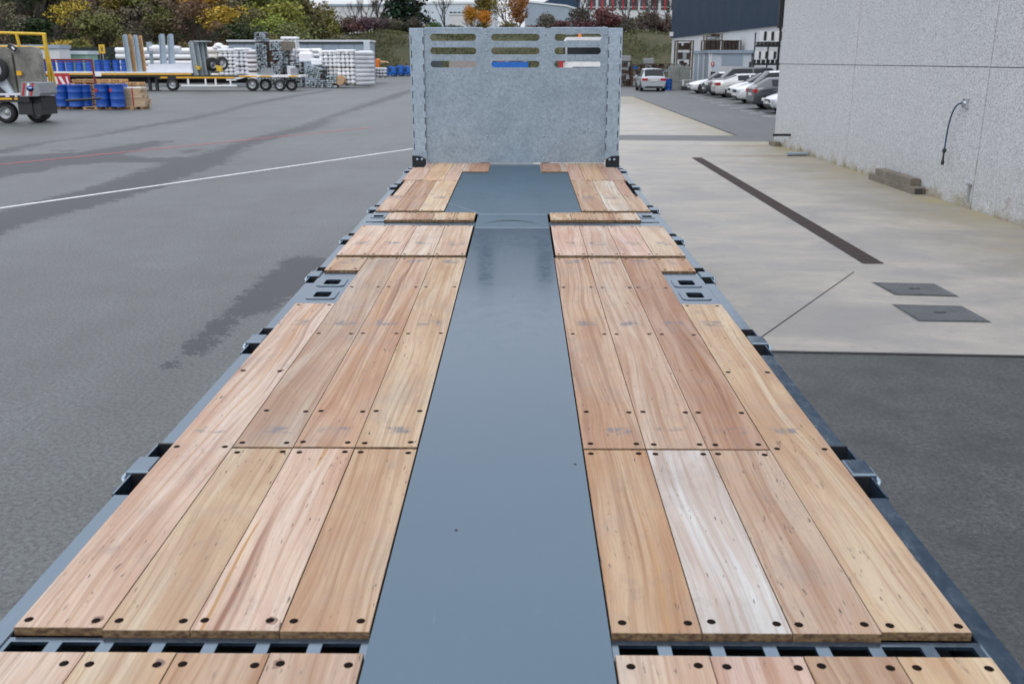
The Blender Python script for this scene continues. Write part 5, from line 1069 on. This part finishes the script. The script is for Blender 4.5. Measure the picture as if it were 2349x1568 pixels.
# ------------------------------------------------------------------ dark clad building on the right, cabin and racks
fb = thing('clad_building', 'navy clad building with pale lower wall behind the parked cars', 'building', (0, 0, 0))
def fxy(Y): return 17.1 + (111 - Y) * .0385
n_ = 14; ye = [45 + (112 - 45) * k / n_ for k in range(n_ + 1)]
for k in range(n_):
    a, b = ye[k] + .01, ye[k + 1] - .01
    for z0, z1, off, mt, nm in ((0, 4.6, 0, 'white_render', 'wall_panel'), (4.6, 10.8, -.15, 'navy_cladding', 'cladding_panel')):
        x_, x2_ = fxy(a) + off, fxy(b) + off
        MB().add([(x_, a, z0), (x2_, b, z0), (x2_, b, z1), (x_, a, z1), (x_ + .3, a, z0), (x2_ + .3, b, z0), (x2_ + .3, b, z1), (x_ + .3, a, z1)], [(0, 1, 2, 3), (4, 7, 6, 5), (0, 3, 7, 4), (1, 5, 6, 2), (3, 2, 6, 7), (0, 4, 5, 1)]).obj(nm, mt, fb)
MB().prism([(fxy(45) + .31, 45), (45, 45), (45, 111.99), (fxy(112) + .31, 111.99)], 0, 10.75, 'z').obj('body', 'navy_cladding', fb)
MB().box(fxy(112) + .02, 45, 112.0, 112.1, 0, 4.6).obj('end_wall', 'white_render', fb)
q = 69.5; xx = (1746 - 1197) / 2245 * q; 
dp = MB().box(fxy(q) - .75, fxy(q) - .35, q - .2, q + .2, 4.35, 10.8).box(fxy(q) - .62, fxy(q) - .48, q - .08, q + .08, 0, 4.349); dp.obj('downpipe', 'black_plastic', fb)
MB().box(fxy(111) - .5, fxy(111) - .16, 110.5, 111, 4.75, 5.2).obj('wall_lamp', 'white_paint', fb)
cbn = thing('site_cabin', 'pale grey cabin with white ribs and grey window behind the parked cars', 'cabin', (0, 0, 0))
MB().box(15.02, 18.25, 78.02, 85.4, .0, 2.72).obj('body', 'pale_cladding', cbn); MB().box(14.9, 18.5, 77.8, 85.6, 2.72, 2.95).obj('roof', 'blue_grey_cladding', cbn)
for k in range(4): y_ = 78.1 + k * 2.38; MB().box(14.93, 15.0, y_, y_ + .22, 0, 2.71).obj('rib', 'white_paint', cbn)
for k in range(3): y_ = 78.36 + k * 2.38; MB().box(14.98, 15.015, y_, y_ + 2.05, .1, 2.6).obj('side_panel', 'blue_grey_cladding', cbn)
MB().box(15.0, 15.12, 77.94, 78.0, 0, 2.71).obj('rib', 'white_paint', cbn)
MB().box(15.9, 17.55, 77.95, 78.01, 1.75, 2.6).obj('window', 'blue_grey_cladding', cbn); MB().box(15.85, 17.6, 77.97, 78.005, .2, 1.74).obj('door_panel', 'white_render', cbn)
x0, x1, z0, z1 = span(1631, 1638.5, 142.5, 151, 77.9); s_ = MB().box(x0, x1, 77.9, 77.93, z0, z1).obj('red_sign', 'red_paint', cbn); MB().box((x0 + x1) / 2 - .035, (x0 + x1) / 2 + .035, 77.885, 77.899, z0 + .05, z1 - .05).obj('sign_mark', 'white_paint', s_)
x0, x1, z0, z1 = span(1631, 1640, 165, 181, 77.5); t = thing('hose_reel_box', 'small black box with white disc standing by the cabin', 'box', ((x0 + x1) / 2, 77.4, 0)); MB().box(-.16, .16, 0, .3, z0, z1).obj('case', 'black_plastic', t); MB().cyl((0, 0, 0), (0, 0, z0), .05).obj('stand', 'black_plastic', t); MB().cyl((0, -.02, z1 - .2), (0, 0, z1 - .2), .07).obj('disc', 'white_paint', t)
x0, x1, z0, z1 = span(1718, 1723, 142, 170, 72); tag(MB().box(x0, x1, 72, 72.2, 0, z1).obj('bollard', 'black_plastic'), 'black square post in front of the cabin roof end', 'post')
def rack(name, lab, u0, u1, v0, v1, Y, fr, fill, nsh, dep=1.2, cat='rack', ground=False, fills=('rust_brown', 'window_brown', 'window_brown', 'window_brown', 'profile_metal'), full=(.45, .92)):
    x0, x1, z0, z1 = span(u0, u1, v0, v1, Y); z0 = 0 if ground else z0; t = thing(name, lab, cat, ((x0 + x1) / 2, Y, z0)); W_ = x1 - x0; H_ = z1 - z0
    for sx2 in (-1, 1):
        for yy in (0, dep): MB().box(sx2 * W_ / 2 - .06, sx2 * W_ / 2 + .06, yy, yy + .1, 0, H_).obj('upright', fr, t)
    for k in range(nsh + 1):
        zz = min(H_ - .06, H_ * k / nsh); MB().box(-W_ / 2 + .061, W_ / 2 - .061, .01, dep + .08, zz, zz + .06).obj('shelf', fr, t)
        if k < nsh:
            m = rnd.randint(2, 4); xs_ = -W_ / 2 + .1
            for j in range(m):
                w2 = (W_ - .2) / m; h2 = H_ / nsh * rnd.uniform(*full); MB().box(xs_ + .02, xs_ + w2 - .03, .08, dep - .1, zz + .064, zz + .064 + max(.1, h2 - .07)).obj('stored_part', rnd.choice(fills), t); xs_ += w2
    return t
rack('storage_rack', 'tall dark storage rack of scrap parts against the pale wall behind the concrete blocks', 1551, 1591, 93, 170, 79.5, 'frame_brown', None, 5, ground=True)
for k, (u0, u1, v0, v1) in enumerate(((1616, 1657, 94, 117.5), (1658, 1700, 94, 117.5))):
    rk = rack('mesh_crate', f'dark brown framed crate on the cabin roof, {["left", "right"][k]} one', u0, u1, v0, v1, 80.5, 'frame_brown', None, 1, 1.4, 'crate', fills=('window_brown',), full=(.97, 1.)); rk.location.z = 2.955
rk = rack('mesh_crate', 'smaller slatted crate on top of the left dark crate on the cabin roof', 1621, 1657, 77, 93.2, 80.5, 'grey_wood', None, 2, 1.3, 'crate')
er = thing('equipment_rack', 'black two tier rack holding six white boxes in front of the navy building', 'rack', (0, 0, 0))
YE = 66.
for v0, v1 in ((96, 108), (137, 150)):
    x0, x1, z0, z1 = span(1727 if v0 > 100 else 1737, 1792, v0, v1, YE); MB().box(x0, x1, YE, YE + .9, z0, z0 + .12).obj('shelf_beam', 'black_steel', er)
    for k in range(6): xx = x0 + (x1 - x0) * (k + .5) / 6; MB().box(xx - .05, xx + .05, YE + .1, YE + .7, z0 + .121, z1).obj('cradle', 'black_plastic', er)
for u_ in (1729, 1760, 1792): x0, x1, z0, z1 = span(u_, u_ + 3, 75, 150, YE + 1); MB().box(x0, x1, YE + .91, YE + 1.0, 0, z1).obj('upright', 'black_steel', er)
for r_, (v0, v1, us) in enumerate(((71.5, 95, (1742, 1759, 1777)), (117, 137, (1730.5, 1745, 1764)))):
    for k, u_ in enumerate(us):
        x0, x1, z0, z1 = span(u_, u_ + 11, v0, v1, YE - .05); t = thing('wall_unit', f'white fronted unit on the {["upper", "lower"][r_]} tier of the black rack, {["left", "middle", "right"][k]} of three', 'box', (x0, YE - .05, z0 if r_ else z0), 0, 'white fronted units on the black rack')
        MB().box(0, x1 - x0, 0, .06, 0, z1 - z0, 0).obj('front', 'white_paint', t); MB().box(x1 - x0 + .002, x1 - x0 + .2, .03, .8, .04, z1 - z0 - .04).obj('housing', 'black_plastic', t)
# concrete block wall
cw = []
for r_ in range(3):
    for c_ in range(2):
        x0, x1, _, _ = span(1543.5, 1591, 0, 0, 76); w2 = (x1 - x0) / 2; t = MB().box(x0 + w2 * c_ + .01, x0 + w2 * (c_ + 1) - .01, 76, 76.8, r_ * .58, r_ * .58 + .57, .02).obj('concrete_block', 'cast_block')
        tag(t, f'grey cast concrete block, {["left", "right"][c_]} one in the {["bottom", "middle", "top"][r_]} row of the small block wall', 'concrete block', 'stacked concrete blocks behind the silver car')
        if r_ == 2:
            for q in (.25, .75): MB().box(x0 + w2 * (c_ + q) - .1, x0 + w2 * (c_ + q) + .1, 76.2, 76.5, 1.73, 1.84).obj('stud', 'cast_block', t)
x0, x1, z0, z1 = span(1527, 1543, 178, 205, 74); d_ = drum((x0 + x1) / 2, 74.3, 0, 'single blue drum standing between the silver car and the concrete blocks', .92, group='lone drums'); del d_['group']
x0, x1, z0, z1 = span(1566, 1592, 183, 207, 73.5); t = thing('covered_pallet', 'grey wrapped load on a dark pallet at the foot of the concrete blocks', 'load', ((x0 + x1) / 2, 73.5, 0)); w2 = (x1 - x0) / 2
MB().box(-w2, w2, 0, 1, .28, z1, .08).obj('wrapped_load', 'cast_block', t); MB().box(-w2, w2, 0, 1, 0, .27).obj('pallet', 'black_plastic', t); MB().box(-w2 - .05, -w2 + .05, -.06, -.005, .35, z1 - .05).obj('white_strip', 'white_film', t, color=(1, 1, 1))
for k, (u0, u1, v0, v1, Y, n2, lab) in enumerate(((1400, 1421, 152, 201, 86, 4, 'leftmost pile, beside the headboard post'), (1423, 1449, 140, 201, 85, 4, 'second pile, with grey boxes on top'), (1450, 1476, 148, 202, 84, 4, 'rusty pile just left of the silver car'), (1477, 1503, 146, 200, 84, 3, 'pile behind the silver car'), (1504, 1542, 146, 200, 83, 5, 'brown pile between the silver car and the navy building'))):
    rack('scrap_rack', 'rusty scrap rack by the bank, ' + lab, u0, u1, v0, v1, Y, 'rust_brown', None, n2, 1.6, 'scrap rack', True, ('rust_brown', 'window_brown', 'grey_wood', 'profile_metal', 'rust_brown', 'blue_paint' if k in (2, 4) else 'cover_steel'))
for k, (u0, u1, v0, v1) in enumerate(((1425, 1447, 128, 139.5), (1480, 1500, 134, 145.5))):
    x0, x1, z0, z1 = span(u0, u1, v0, v1, 88); tag(MB().box(x0, x1, 88, 89.5, z0 - .02, z1, .03).box(x0 + .1, x1 - .1, 88.2, 89.3, 0, z0 - .021).obj('grey_crate', 'cover_steel'), f'grey crate behind the scrap piles, {["left", "right"][k]} one', 'crate')

# ------------------------------------------------------------------ cars
def car(lab, X, Y, rz, L, hw, H, belt, hood, col, kind='hatch', trim=False, grp='cars parked side by side before the navy building', name='parked_car'):
    F, Rr = L / 2, -L / 2; t = thing(name, lab, 'car', (X, Y, 0), rz, grp); wb = L * .31
    wsb = F - hood; rf = wsb - (.75 if kind != 'suv' else .62); rr3 = Rr + (.45 if kind == 'suv' else .75 if kind == 'hatch' else 1.25); rb = Rr + (.12 if kind == 'suv' else .16 if kind == 'hatch' else .5); hz0 = belt - .08
    ST = [(F, .32, hz0 - .28, None, .80), (F - .10, .24, hz0 - .17, None, .91), (F - .4, .22, hz0 - .06, None, .975), (F - hood * .55, .2, hz0, None, 1), (wsb, .2, belt, None, 1), (rf, .2, belt + .01, H - .02, 1), (rf - .45, .2, belt + .02, H, 1)]
    mid = (rf + rr3) / 2; ST += [(mid + .05, .2, belt + .03, H, 1), (mid - .05, .2, belt + .03, H, 1), (rr3 + .05, .2, belt + .05, H - .03, 1), (rr3 - .0, .2, belt + .05, H - .05, 1), (rb, .22, belt + .04, None, .985), (Rr + .04, .25, belt - .02, None, .93), (Rr, .36, belt - .16, None, .86)]
    secs = []
    for (x, zb, zl, zt2, k) in ST:
        h2 = hw * k; ht = hw * .74
        if zt2 is None: pts = [(0, zb), (h2 * .86, zb), (h2 * .96, zb + .1), (h2, zb + (zl - zb) * .55), (h2 * .985, zl - .06), (h2 * .93, zl), (h2 * .78, zl + .03), (h2 * .5, zl + .05), (0, zl + .065)]
        else: pts = [(0, zb), (h2 * .86, zb), (h2 * .96, zb + .1), (h2, zb + (zl - zb) * .55), (h2 * .985, zl - .06), (h2 * .95, zl), (ht, zt2 - .09), (ht * .88, zt2 - .025), (0, zt2)]
        secs.append([(x, y, z) for y, z in pts])
    V = []; n = 9
    for s_ in secs: V += s_ + [(x, -y, z) for x, y, z in s_[1:-1]][::-1]
    m = 16; body = MB(); fb_ = []; gl = {}
    def ix(i, j): return i * m + j
    for i in range(len(ST) - 1):
        for j in range(m):
            jn = (j + 1) % m; f = (ix(i, j), ix(i, jn), ix(i + 1, jn), ix(i + 1, j)); top = j in (6, 7, 8, 9); sd_ = j in (5, 10)
            isg = (top and i in (4, 10)) or (sd_ and i in (5, 6, 8)) or (sd_ and i == 4)
            gl.setdefault('windscreen' if top and i == 4 else 'rear_window' if top else ('side_window', j), []).append(f) if isg else fb_.append(f)
    fb_ += [tuple(range(m)), tuple(reversed(range((len(ST) - 1) * m, len(ST) * m)))]
    body.add(V, fb_[:-2], True); nv = len(V); body.f += fb_[-2:]; body.sm += [False, False]; 
    body.obj('body', 'car_paint', t, color=col); 
    for kx, fs in gl.items():
        us = sorted({i for f in fs for i in f}); im = {a: b for b, a in enumerate(us)}
        MB().add([V[i] for i in us], [tuple(im[i] for i in f) for f in fs], True).obj(kx if isinstance(kx, str) else 'side_window', 'car_glass', t)
    for x in (wb, -wb + .02):
        for sy in (-1, 1):
            MB().cyl((x, sy * (hw - .20), .36), (x, sy * (hw + .006), .36), .385, None, 20).obj('wheel_arch', 'black_plastic', t)
            wheel(t, x, sy * (hw - .10), .32, .32, .23, 'y', sy)
    for sy in (-1, 1):
        MB().box(Rr - .014, Rr + .26, -.20, .20, -.085, .085, .02).obj('tail_light', 'tail_light', t, (0, sy * hw * .74, belt - .14)); MB().box(-.17, .03, -.20, .20, -.06, .06, .02).obj('headlight', 'head_light', t, (F - .02, sy * hw * .64, hz0 - .25), (0, 0, -sy * .35))
        MB().box(-.11, .11, -.10, .10, -.07, .07, .02).obj('mirror', 'car_paint', t, (wsb - .35, sy * (hw + .08), belt + .05), color=col)
        for k in range(2): MB().box(-.09, .09, -.008, .008, -.012, .012).obj('door_handle', 'chrome' if not trim else 'car_paint', t, (rf - .75 + -k * .95, sy * (hw * .99), belt - .12), color=col)
        MB().box(-wb + .42, wb - .42, sy * hw * .99 - .012, sy * hw * .99 + .012, .22, .33 + (.06 if trim else 0)).obj('sill', 'black_plastic', t)
    MB().box(Rr - .03, Rr + .05, -.26, .26, .0, .115).obj('number_plate', 'plate_white', t, (0, 0, .62 if kind != 'suv' else .72)); MB().box(F - .04, F + .03, -.26, .26, .40, .51).obj('number_plate', 'plate_white', t)
    MB().box(F - .04, F + .016, -hw * .45, hw * .45, hz0 - .36, hz0 - .22).obj('grille', 'black_plastic', t); MB().box(F - .06, F + .012, -hw * .62, hw * .62, .26, .38).obj('lower_intake', 'black_plastic', t)
    MB().box(Rr - .012, Rr + .1, -hw * .70, hw * .70, .25, .37).obj('rear_diffuser', 'black_plastic', t)
    MB().box(-.02, .02, -.0, .0 + .01, -.02, .02).mesh
    return t
WH, SI, DK = (.72, .73, .74), (.55, .58, .61), (.045, .052, .062)
sc_ = car('silver white compact crossover seen from behind, driving away right of the headboard', 9.75, 74.0, R(90), 4.3, .90, 1.62, .98, 1.0, (.42, .45, .49), 'suv', grp=None, name='crossover_car')
sc_.location = (G(1499.5, 210).x, G(1499.5, 210).y + 2.15, 0)
for nm, x_, y_, rz, L, hw, H, be_, ho, c, kd, lab in (
    ('a', 11.5, 66.9, 180, 4.4, .90, 1.44, .90, 1.15, WH, 'hatch', 'white hatchback at the far end of the parked row, nose towards the yard'),
    ('b', 11.85, 63.4, 180, 4.7, .95, 1.75, 1.05, 1.1, DK, 'suv', 'dark grey tall car parked nose out, with the highest roof of the row'),
    ('c', 11.8, 59.9, 0, 4.7, .91, 1.42, .95, 1.1, (.56, .56, .55), 'coupe', 'pale champagne saloon parked with its red tail lights towards the yard'),
    ('d', 12.0, 56.2, 180, 4.0, .87, 1.50, .95, .9, WH, 'hatch', 'small white car with black lower bumper parked nose out in mid row'),
    ('e', 11.35, 51.8, 180, 4.5, .92, 1.67, 1.0, 1.0, (.66, .67, .69), 'suv', 'white high roofed car with dark grille beside the dark hatchback'),
    ('f', 10.72, 45.6, 0, 4.4, .90, 1.45, .98, 1.0, (.05, .058, .068), 'hatch', 'dark grey hatchback parked tail out near the corner of the wall'),
    ('g', 10.62, 41.9, 180, 4.2, .88, 1.48, .88, 1.05, (.60, .62, .66), 'hatch', 'pale car of which only the nose shows behind the corner of the pebbledash wall')):
    car(lab, x_ + L / 2, y_, R(rz), L, hw, H, be_, ho, c, kd)
for o in list(bpy.data.objects):
    if 'group' in o.keys() and o['group'] is None: del o['group']

# ------------------------------------------------------------------ truck and odds and ends seen through the headboard slots
tk = thing('truck', 'white truck cab with dark windscreen and orange beacon seen through the right headboard slots', 'truck', (3.35, 50.5, 0)); tk.scale = (1, 1, .955)
MB().prism([(-1.15, .55), (1.15, .55), (1.15, 3.25), (1.02, 3.48), (-1.02, 3.48), (-1.15, 3.25)], 0, 2.1).obj('cab', 'white_paint', tk)
MB().box(-1.02, 1.02, -.03, -.001, 2.25, 3.12).obj('windscreen', 'car_glass', tk); MB().box(-1.1, 1.1, -.14, -.001, 3.18, 3.30).obj('sun_visor', 'navy_cladding', tk)
MB().box(-.72, .95, -.03, -.001, 1.45, 1.95).obj('grille', 'black_plastic', tk); MB().box(-1.17, 1.17, -.12, -.001, .40, .95).obj('bumper', 'grey_box', tk)
for sx2 in (-1, 1):
    MB().box(sx2 * 1.18 - .06, sx2 * 1.18 + .06, -.25, -.1, 2.2, 2.95).obj('mirror', 'black_plastic', tk); MB().box(sx2 * .95 - .16, sx2 * .95 + .16, -.14, -.121, .98, 1.15).obj('headlight', 'head_light', tk)
    wheel(tk, sx2 * .98, .9, .5, .5, .3, 'x', sx2)
MB().lathe([(.08, 0), (.09, .12), (.06, .2), (0, .22)], n=10).obj('beacon', 'orange_paint', tk, (-.36 + 0, .4, 3.482)); MB().box(-1.42, -1.2, .0, .3, 1.9, 2.45).obj('red_panel', 'red_paint', tk)
MB().box(-1.1, 1.1, 2.3, 8, .9, 1.2).obj('chassis', 'undercarriage', tk)
for y_ in (5.0, 6.4):
    for sx2 in (-1, 1): wheel(tk, sx2 * .98, y_, .5, .5, .3, 'x', sx2)
def tagbox(u0, u1, v0, v1, Y, mat, name, lab, cat, dep=2.):
    x0, x1, z0, z1 = span(u0, u1, v0, v1, Y); return tag(MB().box(x0, x1, Y, Y + dep, 0, z1, .05).obj(name, mat), lab, cat)
tagbox(1031, 1100, 132, 190, 96, 'beige_box', 'beige_container', 'beige container seen through the lowest left headboard slot', 'container')
o_ = tagbox(985, 1012, 131, 190, 98, 'window_dark', 'waste_container', 'dark teal waste container seen at the left end of the lowest slot', 'container')
lf = thing('work_platform', 'blue work platform machine seen through the lowest middle headboard slot', 'machine', (0, 0, 0)); x0, x1, z0, z1 = span(1128, 1212, 142, 147, 90)
MB().box(x0, x1, 90, 92, .5, z1 - .02).obj('body', 'blue_paint', lf)
for k in range(6): q = x0 + (x1 - x0) * (k + .5) / 6; MB().box(q - .15, q + .15, 90.2, 90.8, z1, z1 + rnd.uniform(.12, .3)).obj('fitting', ['black_plastic', 'red_paint', 'cover_steel', 'rust_brown', 'black_plastic', 'cover_steel'][k], lf)
for q in (x0 + .6, x1 - .6): wheel(lf, q, 90.1, .35, .35, .25, 'y', -1)
